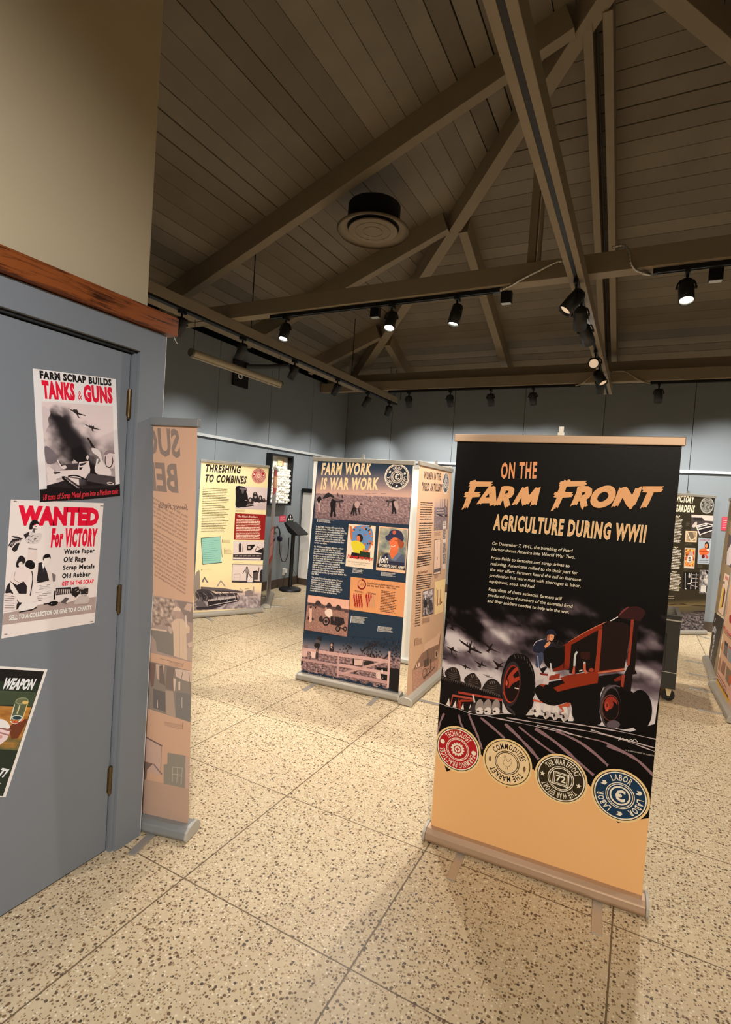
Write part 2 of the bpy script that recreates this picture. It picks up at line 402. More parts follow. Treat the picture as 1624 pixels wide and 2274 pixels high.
def floor_material():
    m = bpy.data.materials.new('terrazzo'); m.use_nodes = True; nt = m.node_tree; b = nt.nodes['Principled BSDF']; N = nt.nodes.new; K = nt.links.new
    g = N('ShaderNodeNewGeometry'); sep = N('ShaderNodeSeparateXYZ'); K(g.outputs['Position'], sep.inputs[0])
    def mth(op, a, c=None):
        n = N('ShaderNodeMath'); n.operation = op
        for i, v in enumerate((a, c)):
            if v is None: continue
            if isinstance(v, (int, float)): n.inputs[i].default_value = v
            else: K(v, n.inputs[i])
        return n.outputs[0]
    def joint(o, off, per, w):
        f = mth('FRACT', mth('DIVIDE', mth('ADD', o, 40 * per - off), per))
        return mth('LESS_THAN', mth('ABSOLUTE', mth('SUBTRACT', f, 0.5)), 2) if False else mth('GREATER_THAN', mth('ABSOLUTE', mth('SUBTRACT', f, 0.5)), 0.5 - w / per)
    jx = joint(sep.outputs[0], -1.62, 0.8225, 0.0035); jy = joint(sep.outputs[1], 3.14, 0.745, 0.003)
    jt = mth('MAXIMUM', jx, jy)
    def chips(scale, lo, rad):
        v = N('ShaderNodeTexVoronoi'); v.inputs['Scale'].default_value = scale; K(g.outputs['Position'], v.inputs['Vector'])
        s2 = N('ShaderNodeSeparateColor'); K(v.outputs['Color'], s2.inputs[0])
        return mth('MULTIPLY', mth('GREATER_THAN', s2.outputs[0], lo), mth('LESS_THAN', v.outputs['Distance'], rad)), s2.outputs[1]
    d1, r1 = chips(66, 0.76, 0.40); d2, r2 = chips(120, 0.72, 0.42); l1, r3 = chips(85, 0.72, 0.36); d3, r4 = chips(90, 0.72, 0.40)
    nz = N('ShaderNodeTexNoise'); nz.inputs['Scale'].default_value = 45; nz.inputs['Detail'].default_value = 5; K(g.outputs['Position'], nz.inputs['Vector'])
    nb = N('ShaderNodeTexNoise'); nb.inputs['Scale'].default_value = 1.3; K(g.outputs['Position'], nb.inputs['Vector'])
    def mix(fac, a, c):
        n = N('ShaderNodeMix'); n.data_type = 'RGBA'
        K(fac, n.inputs[0]) if not isinstance(fac, float) else setattr(n.inputs[0], 'default_value', fac)
        for i, v in ((6, a), (7, c)):
            if isinstance(v, tuple): n.inputs[i].default_value = (*L3(v), 1)
            else: K(v, n.inputs[i])
        return n.outputs[2]
    base = mix(nz.outputs['Fac'], (188, 168, 134), (218, 200, 168))
    base = mix(mth('MULTIPLY', nb.outputs['Fac'], 0.35), base, (176, 150, 110))
    base = mix(mth('MULTIPLY', l1, 0.6), base, (238, 226, 198))
    base = mix(mth('MULTIPLY', d3, 0.7), base, (150, 118, 78))
    base = mix(mth('MULTIPLY', d1, 0.9), base, mix(r1, (44, 38, 34), (112, 80, 52)))
    base = mix(mth('MULTIPLY', d2, 0.8), base, mix(r2, (52, 46, 42), (130, 98, 66)))
    base = mix(mth('MULTIPLY', jt, 0.85), base, (84, 64, 42))
    K(base, b.inputs['Base Color']); b.inputs['Roughness'].default_value = 0.38; b.inputs['Specular IOR Level'].default_value = 0.3
    return m
q = MB(); q.box(XL - 0.2, XR + 0.2, YF - 0.2, YB + 0.2, -0.1, 0.0)
struct(q.build('floor', floor_material()))

# walls: tall panels with dark seams between them
q = MB(); ys = [1.85, 3.25, 4.44, 5.64, 6.82, 8.03, YB]
for a, b_ in zip(ys[:-1], ys[1:]): q.box(XL - 0.03, XL, a + 0.004, b_ - 0.004, 0, HT, 0)
q.box(XL - 0.1, XL - 0.03, 1.2, YB + 0.1, 0, HT, 1)
struct(q.build('wall_left', [M_WALL, M_SEAM]))
q = MB(); xs = [XL, -4.40, -3.147, -1.886, -0.629, 0.606, 1.86, 3.11, XR]
for a, b_ in zip(xs[:-1], xs[1:]): q.box(a + 0.004, b_ - 0.004, YB, YB + 0.03, 0, HT, 0)
q.box(XL - 0.1, XR + 0.1, YB + 0.03, YB + 0.1, 0, HT, 1)
struct(q.build('wall_back', [M_WALL, M_SEAM]))
q = MB(); q.box(XR, XR + 0.1, YF, YB, 0, HT); struct(q.build('wall_right', M_WALL))
q = MB(); q.box(XL - 0.1, XR + 0.1, YF - 0.1, YF, 0, HT); struct(q.build('wall_front', M_CREAM))
# picture rails along the left and back walls and the baseboards
q = MB(); q.box(XL + 0.001, XL + 0.022, 1.9, YB - 0.03, 2.345, 2.385)
q.box(XL + 0.001, XL + 0.012, 1.9, YB - 0.03, 2.325, 2.345, 1); struct(q.build('trim_1', [M_GREYRAIL, M_SEAM]))
q = MB(); q.box(XL + 0.03, XR - 0.03, YB - 0.022, YB - 0.001, 2.345, 2.385)
q.box(XL + 0.03, XR - 0.03, YB - 0.012, YB - 0.001, 2.325, 2.345, 1); struct(q.build('trim_2', [M_GREYRAIL, M_SEAM]))
M_BASE = mat('brown_baseboard', (72, 58, 46), 0.6)
q = MB(); q.box(XL + 0.001, XL + 0.016, 1.9, YB - 0.03, 0.0, 0.15); struct(q.build('baseboard_left', M_BASE))
q = MB(); q.box(XL + 0.03, XR - 0.03, YB - 0.016, YB - 0.001, 0.0, 0.15); struct(q.build('baseboard_back', M_BASE))

# hipped plank ceiling: four slopes of boards with open joints under a dark deck
SL = 0.392; ZD = 3.93                                # slope and deck height above the wall plane
XM = (XL + XR) / 2; RUN = (XR - XL) / 2              # ridge over XM
def plank_material():
    m = bpy.data.materials.new('painted_boards'); m.use_nodes = True; nt = m.node_tree; b = nt.nodes['Principled BSDF']
    g = nt.nodes.new('ShaderNodeNewGeometry'); r = nt.nodes.new('ShaderNodeValToRGB')
    nt.links.new(g.outputs['Random Per Island'], r.inputs[0])
    r.color_ramp.elements[0].color = (*L3((124, 113, 97)), 1); r.color_ramp.elements[1].color = (*L3((152, 140, 122)), 1)
    tc = nt.nodes.new('ShaderNodeTexCoord'); nz = nt.nodes.new('ShaderNodeTexNoise'); nz.inputs['Scale'].default_value = 2.5; nz.inputs['Detail'].default_value = 6
    nt.links.new(tc.outputs['Object'], nz.inputs['Vector'])
    mx = nt.nodes.new('ShaderNodeMix'); mx.data_type = 'RGBA'; mx.blend_type = 'MULTIPLY'; mx.inputs[0].default_value = 0.35
    nt.links.new(r.outputs[0], mx.inputs[6]); nt.links.new(nz.outputs['Fac'], mx.inputs[7])
    nt.links.new(mx.outputs[2], b.inputs['Base Color']); b.inputs['Roughness'].default_value = 0.6; b.inputs['Specular IOR Level'].default_value = 0.25
    return m
q = MB(); rnd = random.Random(3); PW = 0.158
def slope_pt(side, d, t):
    z = ZD + SL * d
    return {'L': (XL + d, t, z), 'R': (XR - d, t, z), 'B': (t, YB - d, z), 'F': (t, YF + d, z)}[side]
for side in 'LRBF':
    d = -0.1
    while d < RUN - 0.02:
        d1 = min(RUN, d + PW); gap = rnd.choice([0.004, 0.004, 0.006, 0.012]); da, db = d + gap / 2, d1 - gap / 2
        lo, hi = (YF, YB) if side in 'LR' else (XL, XR)
        A = [slope_pt(side, da, lo + da), slope_pt(side, da, hi - da), slope_pt(side, db, hi - db), slope_pt(side, db, lo + db)]
        B = [(p[0], p[1], p[2] + 0.02) for p in A]
        q.add(A + B, [(0, 1, 2, 3), (7, 6, 5, 4), (0, 4, 5, 1), (1, 5, 6, 2), (2, 6, 7, 3), (3, 7, 4, 0)], 0)
        d = d1
    lo, hi = (YF, YB) if side in 'LR' else (XL, XR); e = -0.25
    q.add([tuple(Vector(slope_pt(side, dd, tt)) + Vector((0, 0, 0.03))) for dd, tt in ((e, lo + e), (e, hi - e), (RUN, hi - RUN), (RUN, lo + RUN))], [(0, 1, 2, 3)], 1)
# dark space between wall head and roof deck
for x0, x1, y0, y1 in ((XL - 0.35, XL - 0.3, YF - 0.3, YB + 0.3), (XR + 0.3, XR + 0.35, YF - 0.3, YB + 0.3), (XL - 0.35, XR + 0.35, YB + 0.3, YB + 0.35), (XL - 0.35, XR + 0.35, YF - 0.35, YF - 0.3)):
    q.box(x0, x1, y0, y1, 3.5, 4.05, 1)
for x0, x1, y0, y1 in ((XL - 0.35, XL - 0.1, YF - 0.3, YB + 0.3), (XR + 0.1, XR + 0.35, YF - 0.3, YB + 0.3), (XL - 0.35, XR + 0.35, YB + 0.1, YB + 0.35), (XL - 0.35, XR + 0.35, YF - 0.35, YF - 0.1)):
    q.box(x0, x1, y0, y1, 3.6, 3.62, 1)
struct(q.build('ceiling', [plank_material(), M_DARK]))

# roof timbers
def timber(name, a, b_, w, h, label, cat, group=None, bevel=0.004):
    a = Vector(a); b_ = Vector(b_); mid = a.copy(); o = MB(); o.beam(a - mid, b_ - mid, w, h)
    ob = o.build(name, M_TIMBER, bevel=bevel); ob.location = mid
    return tag(ob, label, cat, group)
tie_n = timber('tie_beam', (XL + 0.01, 4.495, 3.522), (XR - 0.01, 4.495, 3.522), 0.13, 0.155, 'nearer brown tie beam crossing the room, carrying four lit spotlights', 'beam', 'tie beams')
tie_b = timber('tie_beam', (XL + 0.01, 8.305, 3.522), (XR - 0.01, 8.305, 3.522), 0.13, 0.155, 'farther brown tie beam just in front of the back wall, carrying the row of small black spotlights', 'beam', 'tie beams')
timber('wall_plate', (XL + 0.01, 8.52, 3.70), (XR - 0.01, 8.52, 3.70), 0.13, 0.16, 'dark timber lying behind and above the farther tie beam', 'beam')
timber('edge_beam', (-4.57, 4.57, 3.522), (-4.57, 8.23, 3.522), 0.20, 0.15, 'wide flat beam along the left wall between the two tie beams', 'beam', 'edge beams')
timber('edge_beam', (-4.57, 1.9, 3.522), (-4.57, 4.41, 3.522), 0.20, 0.15, 'wide flat beam along the left wall on the near side of the nearer tie beam', 'beam', 'edge beams')
def rz(d): return 3.69 + SL * d
RH = 0.23
def rafter(*a_, **k_): return struct(timber(*a_, **k_))                # the roof frame belongs to the room
for y, lab in ((4.53, 'sloping rafter on the left roof slope standing above the nearer tie beam'), (6.06, 'middle sloping rafter on the left roof slope, passing behind the nearer tie beam'), (7.74, 'short sloping rafter on the left roof slope nearest the back corner')):
    e = min(RUN - 0.12, YB - y - 0.12)
    rafter('rafter', (XL + 0.1, y, rz(0.1)), (XL + e, y, rz(e)), 0.11, RH, lab, 'rafter', 'roof rafters')
for x, lab in ((-3.96, 'short rafter on the back roof slope beside the hip rafter'), (-2.14, 'lone rafter on the back roof slope between the hip rafter and the paired rafters'), (1.45, 'rafter on the back roof slope right of the paired rafters'), (3.0, 'rafter on the back roof slope near the far right corner')):
    e = min(RUN - 0.12, abs((XL if x < XM else XR) - x) - 0.12)
    rafter('rafter', (x, YB - 0.1, rz(0.1)), (x, YB - e, rz(e)), 0.11, RH, lab, 'rafter', 'roof rafters')
for x, lab in ((-0.665, 'left one of the paired rafters above the right lighting track'), (-0.515, 'right one of the paired rafters above the right lighting track, with a thin cable beside it')):
    rafter('rafter', (x, YB - 0.1, rz(0.1)), (x, YB - RUN + 0.2, rz(RUN - 0.2)), 0.075, RH, lab, 'rafter', 'roof rafters')
rafter('hip_rafter', (XL + 0.12, YB - 0.12, rz(0.12)), (XM - 0.05, YB - RUN + 0.05, rz(RUN - 0.05)), 0.14, RH, 'big diagonal hip rafter rising from the back left corner', 'rafter')
rafter('hip_rafter', (XR - 0.12, YB - 0.12, rz(0.12)), (XM + 0.1, YB - RUN + 0.05, rz(RUN - 0.05)), 0.14, RH, 'diagonal hip rafter rising from the far right corner', 'rafter')
q = MB(); q.box(-0.03, 0.03, -0.03, 0.03, 0, 0.9); q.box(0.05, 0.07, -0.03, 0.03, 0, 0.9)
po = q.build('post', M_TIMBER); po.location = (-0.95, 4.495, 3.68); tag(po, 'short split post standing on the nearer tie beam beside the right lighting track', 'post')
q = MB(); q.tube([(-0.59, YB - 0.5, rz(0.5) - 0.004), (-0.59, YB - RUN + 0.3, rz(RUN - 0.3) - 0.004)], 0.006, 6)
tag(q.build('cable', M_BLACK), 'thin dark cable running up between the paired rafters', 'cable')

# hung lighting beams that run towards the back wall
def track_beam(name, x0, x1, y0, y1, tx, label):
    o = empty(name, ((x0 + x1) / 2, y0, 3.40)); w = (x1 - x0) / 2
    b = MB(); L = y1 - y0
    if tx is None: b.box(-w, w, 0, L, 0.012, 0.118)
    else:
        b.box(-w, -0.014, 0, L, 0, 0.118); b.box(0.014, w, 0, L, 0, 0.118); b.box(-0.014, 0.014, 0, L, 0.03, 0.118)
    b.build('timber_batten', M_TIMBER, o, 0.002)
    t = MB()
    if tx is None: t.box(-w + 0.012, w - 0.004, 0, L - 0.01, -0.012, 0.012)
    else: t.box(-0.013, 0.013, 0, L - 0.02, 0.002, 0.028)
    t.build('light_track', M_BLACK, o)
    return tag(o, label, 'lighting beam', 'lighting beams')
ltb = track_beam('lighting_beam', -4.20, -4.12, 1.9, 8.92, None, 'lighting beam on the left hung below the tie beams, with a black track underneath')
rtb = track_beam('lighting_beam', -0.605, -0.495, 1.2, 8.52, 0, 'lighting beam on the right with two pale strips and a black track between them')
for y in (8.85, 8.62):
    q = MB(); q.tube([(0, y - 1.9, 0.118), (0, y - 1.9, 0.62)], 0.004, 6); q.build('hanger_wire', M_BLACK, ltb)
for y in (2.9, 5.3, 7.2):
    q = MB(); q.tube([(0.01, y, 0.118), (0.01, y, 0.118 + 0.9)], 0.006, 6); q.build('hanger_rod', M_BLACK, ltb)
# tracks under the tie beams
def tie_track(x0, x1, y, label, w=0.035):
    o = empty('light_track', (x0, y, 3.49)); L = x1 - x0
    b = MB(); b.box(0, L, -w / 2, w / 2, 0, 0.03); b.box(0, L, -w / 2 - 0.003, -w / 2 + 0.004, -0.004, 0.03); b.box(0, L, w / 2 - 0.004, w / 2 + 0.003, -0.004, 0.03); b.build('rail', M_BLACK, o)
    e = MB(); e.box(-0.03 if x0 > -1 else L, 0.0 if x0 > -1 else L + 0.06, -0.02, 0.02, -0.006, 0.03); e.build('end_feed', M_BLACK, o)
    return tag(o, label, 'light track', 'tracks under the tie beams')
tie_track(-3.62, -1.25, 4.49, 'black light track under the nearer tie beam, left of the right lighting beam')
tie_track(-0.02, 4.3, 4.49, 'black light track under the nearer tie beam, right of the right lighting beam')
tie_track(-4.02, -0.98, 8.30, 'black light track under the farther tie beam, left of the right lighting beam')
tie_track(0.02, 4.3, 8.30, 'black light track under the farther tie beam, right of the right lighting beam')

# flexible conduits feeding the tracks
M_FLEX = mat('steel_conduit', (186, 182, 174), 0.35, metal=0.9)
def conduit(pts, r, mtl, label, fit=True, rings=True):
    P_ = [Vector(p) for p in pts]; fine = []
    for i in range(len(P_) - 1):
        p0 = P_[max(0, i - 1)]; p1, p2 = P_[i], P_[i + 1]; p3 = P_[min(len(P_) - 1, i + 2)]
        n = max(4, int((p2 - p1).length / 0.0075))
        for k in range(n):
            t = k / n; fine.append(0.5 * (2 * p1 + (p2 - p0) * t + (2 * p0 - 5 * p1 + 4 * p2 - p3) * t * t + (3 * p1 - p0 - 3 * p2 + p3) * t ** 3))
    fine.append(P_[-1]); o = empty('flexible_conduit', P_[0]); b = MB()
    loc = [p - P_[0] for p in fine]
    b.tube(loc, [r * (1.0 if (i % 3 or not rings) else 0.6) for i in range(len(loc))], 8); b.build('armoured_hose', mtl, o)
    if fit:
        f = MB(); e = loc[-1]; dirv = (loc[-1] - loc[-6]).normalized(); f.tube([e - dirv * 0.03, e - dirv * 0.012, e + dirv * 0.004, e + dirv * 0.045], [r * 1.25, r * 1.5, r * 1.35, r * 1.2], 10); f.build('connector', M_FLEX, o)
    return tag(o, label, 'conduit', 'flexible conduits')
conduit([(-0.62, 4.39, 3.62), (-0.72, 4.36, 3.62), (-0.86, 4.37, 3.575), (-1.0, 4.40, 3.535), (-1.10, 4.45, 3.512), (-1.20, 4.49, 3.502)], 0.0115, M_FLEX, 'silver flexible conduit sagging along the nearer tie beam, left of the right lighting beam')
conduit([(-0.34, 4.40, 3.69), (-0.26, 4.385, 3.685), (-0.215, 4.38, 3.62), (-0.20, 4.385, 3.55), (-0.165, 4.42, 3.508), (-0.10, 4.49, 3.502)], 0.0115, M_FLEX, 'silver flexible conduit curling down the nearer tie beam, right of the right lighting beam')
conduit([(-0.52, 8.20, 3.66), (-0.68, 8.19, 3.655), (-0.78, 8.19, 3.60), (-0.84, 8.19, 3.54), (-0.92, 8.24, 3.503), (-0.99, 8.30, 3.50)], 0.011, M_TIMBER, 'brown painted conduit on the farther tie beam, left of the right lighting beam', False, False)
conduit([(-0.50, 8.20, 3.66), (-0.34, 8.19, 3.655), (-0.25, 8.19, 3.60), (-0.17, 8.19, 3.54), (-0.07, 8.24, 3.503), (0.0, 8.30, 3.50)], 0.011, M_TIMBER, 'brown painted conduit on the farther tie beam, right of the right lighting beam', False, False)
# square black boxes hanging behind the nearer tie beam
for x, lab in ((-2.43, 'small square black junction box behind the nearer tie beam beside the brightest spotlight'), (-1.16, 'small square black junction box behind the nearer tie beam close to the silver conduit'), (0.36, 'square dark box behind the nearer tie beam beside the rightmost spotlight')):
    o = empty('junction_box', (x, 4.60, 3.425)); b = MB(); b.box(-0.045, 0.045, -0.03, 0.03, 0, 0.10); b.build('casing', M_BLACK, o, 0.003)
    b = MB(); b.box(-0.04, 0.04, -0.026, 0.026, -0.002, 0.0); b.build('cover', M_ALU, o)
    b = MB(); b.box(-0.012, 0.012, -0.02, 0.01, 0.10, 0.13); b.build('bracket', M_BLACK, o)
    tag(o, lab, 'junction box', 'junction boxes on the nearer tie beam')

# round air diffuser
o = empty('air_diffuser', (-2.66, 4.86, 4.40))
b = MB(); b.lathe([(0.36, 0.0), (0.375, 0.02), (0.30, 0.03), (0.27, 0.05)], n=48, cap=False); b.build('outer_ring', M_TIMBER, o)
b = MB(); b.lathe([(0.25, 0.012), (0.255, 0.02), (0.24, 0.035), (0.10, 0.05)], n=48); b.lathe([(0.18, 0.008), (0.18, 0.014), (0.155, 0.013)], n=48, cap=False); b.lathe([(0.10, 0.008), (0.10, 0.014), (0.08, 0.013)], n=40, cap=False); b.build('inner_plate', M_TIMBER, o)
b = MB(); b.lathe([(0.272, 0.05), (0.27, 0.26)], n=40); b.build('duct_neck', M_DARK, o)
tag(o, 'round painted air diffuser in front of the middle left rafter', 'air vent')

# ------------------------------------------------------------------ grey partition with the door on the left
PX, PY = -2.0, 1.736                                  # face and free end of the partition
def roofz(d): return ZD + SL * d
q = MB(); q.box(PX - 0.10, PX, YF + 0.01, 0.02, 0, 2.37)                 # left of the door opening
q.box(PX - 0.10, PX, 1.60, PY, 0, 2.37); q.box(PX - 0.10, PX, 0.02, 1.60, 2.262, 2.37)
q.box(PX - 0.004, PX + 0.001, PY, PY + 0.002, 0.0, 2.37, 1)
struct(q.build('wall_partition', [M_DOOR, M_WHITE], bevel=0.003))
q = MB(); zt = roofz(PX - XL) - 0.03
q.box(PX - 0.12, PX - 0.02, YF + 0.01, 1.64, 2.46, zt); struct(q.build('wall_partition_upper', M_CREAM, bevel=0.004))
q = MB(); q.box(XL + 0.03, PX - 0.11, 1.60, 1.70, 0, 2.37); q.box(XL + 0.03, PX - 0.13, 1.54, 1.64, 2.37, roofz(0)); struct(q.build('wall_closet', M_DOOR))
def wood_mat():
    m = bpy.data.materials.new('stained_oak'); m.use_nodes = True; nt = m.node_tree; b = nt.nodes['Principled BSDF']; N = nt.nodes.new
    tc = N('ShaderNodeTexCoord'); mp = N('ShaderNodeMapping'); mp.inputs['Scale'].default_value = (40, 3.0, 40)
    nz = N('ShaderNodeTexNoise'); nz.inputs['Scale'].default_value = 1.6; nz.inputs['Detail'].default_value = 8; nz.inputs['Roughness'].default_value = 0.65; nz.inputs['Distortion'].default_value = 0.6
    r = N('ShaderNodeValToRGB'); r.color_ramp.elements[0].position = 0.36; r.color_ramp.elements[0].color = (*L3((58, 26, 11)), 1)
    r.color_ramp.elements[1].position = 0.52; r.color_ramp.elements[1].color = (*L3((146, 78, 34)), 1)
    nt.links.new(tc.outputs['Object'], mp.inputs[0]); nt.links.new(mp.outputs[0], nz.inputs['Vector']); nt.links.new(nz.outputs['Fac'], r.inputs[0])
    nt.links.new(r.outputs[0], b.inputs['Base Color']); b.inputs['Roughness'].default_value = 0.4
    return m
M_OAK = wood_mat()
q = MB(); q.box(PX - 0.12, PX + 0.03, YF + 0.02, 1.776, 2.374, 2.458); tr = struct(q.build('trim_3', M_OAK, bevel=0.003))
q = MB(); q.tube([(0, 0, 0), (0.004, 0.004, -0.012), (0.004, 0.012, -0.022), (0.002, 0.022, -0.026)], 0.0016, 6); lw = q.build('loose_strip', M_WHITE); lw.location = (PX + 0.012, 1.768, 2.373); tag(lw, 'tiny curled white strip hanging from the end of the oak trim', 'strip')
# the door: leaf set back in its frame, three brass hinges
dr = empty('door_1', (PX - 0.035, 1.59, 0)); struct(dr)
b = MB(); b.box(-0.04, 0.0, -1.55, -0.012, 0.008, 2.245); b.build('leaf', M_DOOR, dr, 0.002)
b = MB(); b.box(-0.05, 0.018, -0.005, 0.009, 0, 2.25); b.box(-0.05, 0.018, -1.57, -1.556, 0, 2.25); b.build('frame', M_DOOR, dr)
b = MB(); b.box(-0.05, 0.016, -1.57, 0.009, 2.25, 2.262); b.build('head_gap', M_SEAM, dr)  # dark strip in place of the shaded gap above the leaf
M_BRASS = mat('worn_brass', (112, 92, 62), 0.42, metal=0.85, noise_amt=0.3, noise_scale=60)
for z in (2.03, 1.162, 0.336):
    h = MB(); h.tube([(0.006, -0.012, z - 0.062), (0.006, -0.012, z + 0.062)], 0.0085, 10); h.tube([(0.006, -0.012, z - 0.07), (0.006, -0.012, z - 0.062)], [0.004, 0.007], 8)
    h.box(0.0, 0.003, -0.022, -0.012, z - 0.055, z + 0.055); hg = h.build('hinge', M_BRASS, dr)
b = MB(); b.tube([(0, -1.46, 1.0), (0.05, -1.46, 1.0)], 0.012, 10); b.lathe([(0.0, 0.0), (0.025, 0.005), (0.03, 0.02), (0.02, 0.035)], M=Matrix.Translation((0.04, -1.46, 1.0)) @ Matrix.Rotation(math.pi / 2, 4, 'Y'), n=16); b.build('knob', M_BRASS, dr)
# ------------------------------------------------------------------ track spotlights
M_LENS_ON = mat('lit_lens', (255, 244, 220), 0.3, emit=(255, 240, 212), strength=55.0)
M_LENS_DIM = mat('lens_glass', (250, 226, 200), 0.25, emit=(255, 214, 180), strength=0.55)
for m_ in (M_LENS_ON, M_LENS_DIM): m_.cycles.emission_sampling = 'NONE'
def head(track_pt, d, label, group, light=None, lens=M_LENS_DIM, size=1.0, drop=0.075, style=0):
    """spotlight clipped under a track; d is where it points"""
    o = empty('track_spotlight', track_pt); d = Vector(d).normalized(); s = size
    a = MB(); a.box(-0.017, 0.017, -0.045, 0.045, -0.03, 0.0); a.tube([(0, 0, -0.03), (0, 0, -drop * s + 0.01)], 0.010, 10); a.build('adapter', M_BLACK, o, 0.002)
    piv = Vector((0, 0, -drop * s - 0.035 * s)); side = d.cross(Vector((0, 0, 1)))
    side = side.normalized() if side.length > 1e-3 else Vector((1, 0, 0)); w = 0.052 * s
    y = MB()
    top = Vector((0, 0, -drop * s + 0.012))
    for k in (-1, 1): y.tube([top, top + side * w * 0.75 * k, piv + side * w * k + Vector((0, 0, 0.02 * s)), piv + side * w * k], 0.0055 * s, 6)
    y.tube([piv - side * w * 1.15, piv - side * w * 0.9], 0.010 * s, 10); y.tube([piv + side * w * 0.9, piv + side * w * 1.15], 0.010 * s, 10)
    y.build('yoke', M_BLACK, o)
    R = d.to_track_quat('Z', 'Y').to_matrix().to_4x4(); T = Matrix.Translation(piv) @ R; r = 0.045 * s
    h = MB(); h.lathe([(0.0, -0.052 * s), (r * 0.78, -0.050 * s), (r * 0.92, -0.040 * s), (r * 0.96, 0.0), (r, 0.004 * s), (r, 0.105 * s), (r * 0.90, 0.105 * s), (r * 0.84, 0.085 * s)], M=T, n=24, cap=False); h.build('housing', M_BLACKP, o)
    l = MB(); l.lathe([(0.0, 0.088 * s), (r * 0.5, 0.091 * s), (r * 0.86, 0.088 * s)], M=T, n=24, cap=False); l.build('lens', lens, o)
    tag(o, label, 'spotlight', group)
    if light:
        p = Vector(track_pt) + piv + d * 0.115 * s
        spot('spot_lamp', p, p + d, **light)
    return o
def aim(p, t): return Vector(t) - (Vector(p) + Vector((0, 0, -0.11)))
ZT, ZB = 3.486, 3.40
NG = 'spotlights on the nearer tie beam'
for x, t, lab, pw in ((-3.42, (-3.3, 3.4, 0.0), 'glaring lit spotlight at the left end of the nearer tie beam track', 190), (-2.20, (-1.95, 3.0, 0.0), 'brightest lit spotlight, second from the left on the nearer tie beam', 190),
                      (-1.565, (-2.0, 4.1, 0.6), 'lit black spotlight tilted left, third from the left on the nearer tie beam', 190), (0.175, (0.35, 3.2, 0.0), 'glaring lit spotlight at the right end of the picture on the nearer tie beam', 170)):
    p = (x, 4.49, ZT); head(p, aim(p, t), lab, NG, dict(power=pw, size=75, blend=0.9, color=NEUT), M_LENS_ON, 1.15)
RG = 'spotlights on the right lighting beam'
for y, t, lab, pw, ln in ((4.23, (-2.1, 3.4, 0.9), 'large black spotlight nearest the viewer on the right lighting beam, tilted to the left', 230, M_LENS_DIM), (4.61, (-0.9, 8.9, 0.6), 'grey can spotlight second from the viewer on the right lighting beam', 120, M_LENS_DIM),
                          (5.06, (0.4, 8.6, 0.8), 'grey can spotlight third from the viewer on the right lighting beam', 120, M_LENS_DIM), (6.16, (-0.62, 3.6, 2.55), 'spotlight on the right lighting beam with its pale lens turned to the viewer', 10, M_LENS_DIM),
                          (6.75, (0.9, 5.8, 0.9), 'black spotlight second from the far end of the right lighting beam, tilted right', 110, M_LENS_DIM), (7.15, (-0.9, 8.9, 0.9), 'grey can spotlight farthest from the viewer on the right lighting beam', 80, M_LENS_DIM)):
    p = (-0.55, y, ZB + 0.002); head(p, aim(p, t), lab, RG, dict(power=pw, size=105 if pw > 160 else 70, blend=0.9, color=NEUT), ln, 1.2)
LG = 'spotlights on the left lighting beam'
for y, t, lab in ((3.78, (-5.3, 3.9, 1.6), 'black spotlight on the left lighting beam beside the end of the oak trim'), (4.68, (-5.3, 5.1, 1.6), 'black spotlight second from the viewer on the left lighting beam'),
                  (5.70, (-5.3, 6.1, 1.5), 'black spotlight third from the viewer on the left lighting beam'), (6.80, (-5.3, 7.1, 1.5), 'black spotlight fourth from the viewer on the left lighting beam'),
                  (7.79, (-5.2, 8.0, 1.6), 'black spotlight on the left lighting beam just behind the farther tie beam'), (8.63, (-5.0, 9.2, 1.6), 'black spotlight at the far end of the left lighting beam')):
    p = (-4.155, y, ZB - 0.012); head(p, aim(p, t), lab, LG, dict(power=120, size=84, blend=1.0, color=COOL), M_LENS_DIM, 1.15)
BG = 'spotlights on the farther tie beam'
for x, lab in ((-3.635, 'small black can spotlight, leftmost on the farther tie beam'), (-2.90, 'small black can spotlight, second from the left on the farther tie beam'), (-2.23, 'small black can spotlight, third from the left on the farther tie beam'),
               (-1.58, 'small black can spotlight, fourth on the farther tie beam, left of the right lighting beam'), (0.10, 'small black can spotlight on the farther tie beam, right of the right lighting beam')):
    p = (x, 8.30, ZT); head(p, aim(p, (x + 0.1, 9.2, 1.4)), lab, BG, dict(power=115, size=118, blend=1.0, color=COOL), M_LENS_DIM, 1.2)
for x in (1.0, 2.2, 3.4): spot('spot_lamp', (x, 8.30, 3.3), (x, 9.2, 1.4), 115, 118, 1.0, COOL)
# ------------------------------------------------------------------ things standing and hanging in the room
# pull-down projector screen hung near the left wall
o = empty('projector_screen', (-4.57, 4.32, 3.15))
b = MB(); b.tube([(0, 0.0, 0), (0, 1.64, 0)], 0.042, 16); b.box(-0.02, 0.02, 0.01, 1.63, -0.052, -0.036); b.build('casing', mat('cream_casing', (178, 166, 140), 0.45), o)
for y in (0.0, 1.64):
    b = MB(); b.tube([(0, y - 0.014, 0), (0, y + 0.014, 0)], 0.046, 16); b.build('end_cap', mat('olive_cap', (96, 92, 74), 0.5), o)
b = MB(); rr = []; 
for k in range(25): a = 2 * math.pi * k / 24; rr.append((0.0, 0.82 + 0.035 * math.cos(a), -0.08 + 0.026 * math.sin(a)))
b.tube(rr, 0.006, 6, cap=False); b.build('pull_ring', M_WHITE, o)
for y in (0.03, 1.60):
    b = MB(); b.tube([(0, y, 0.04), (0, y, 0.38)], 0.003, 6); b.build('hanger_wire', M_BLACK, o)
tag(o, 'rolled-up projector screen in a cream tube hanging in front of the left wall', 'projector screen')
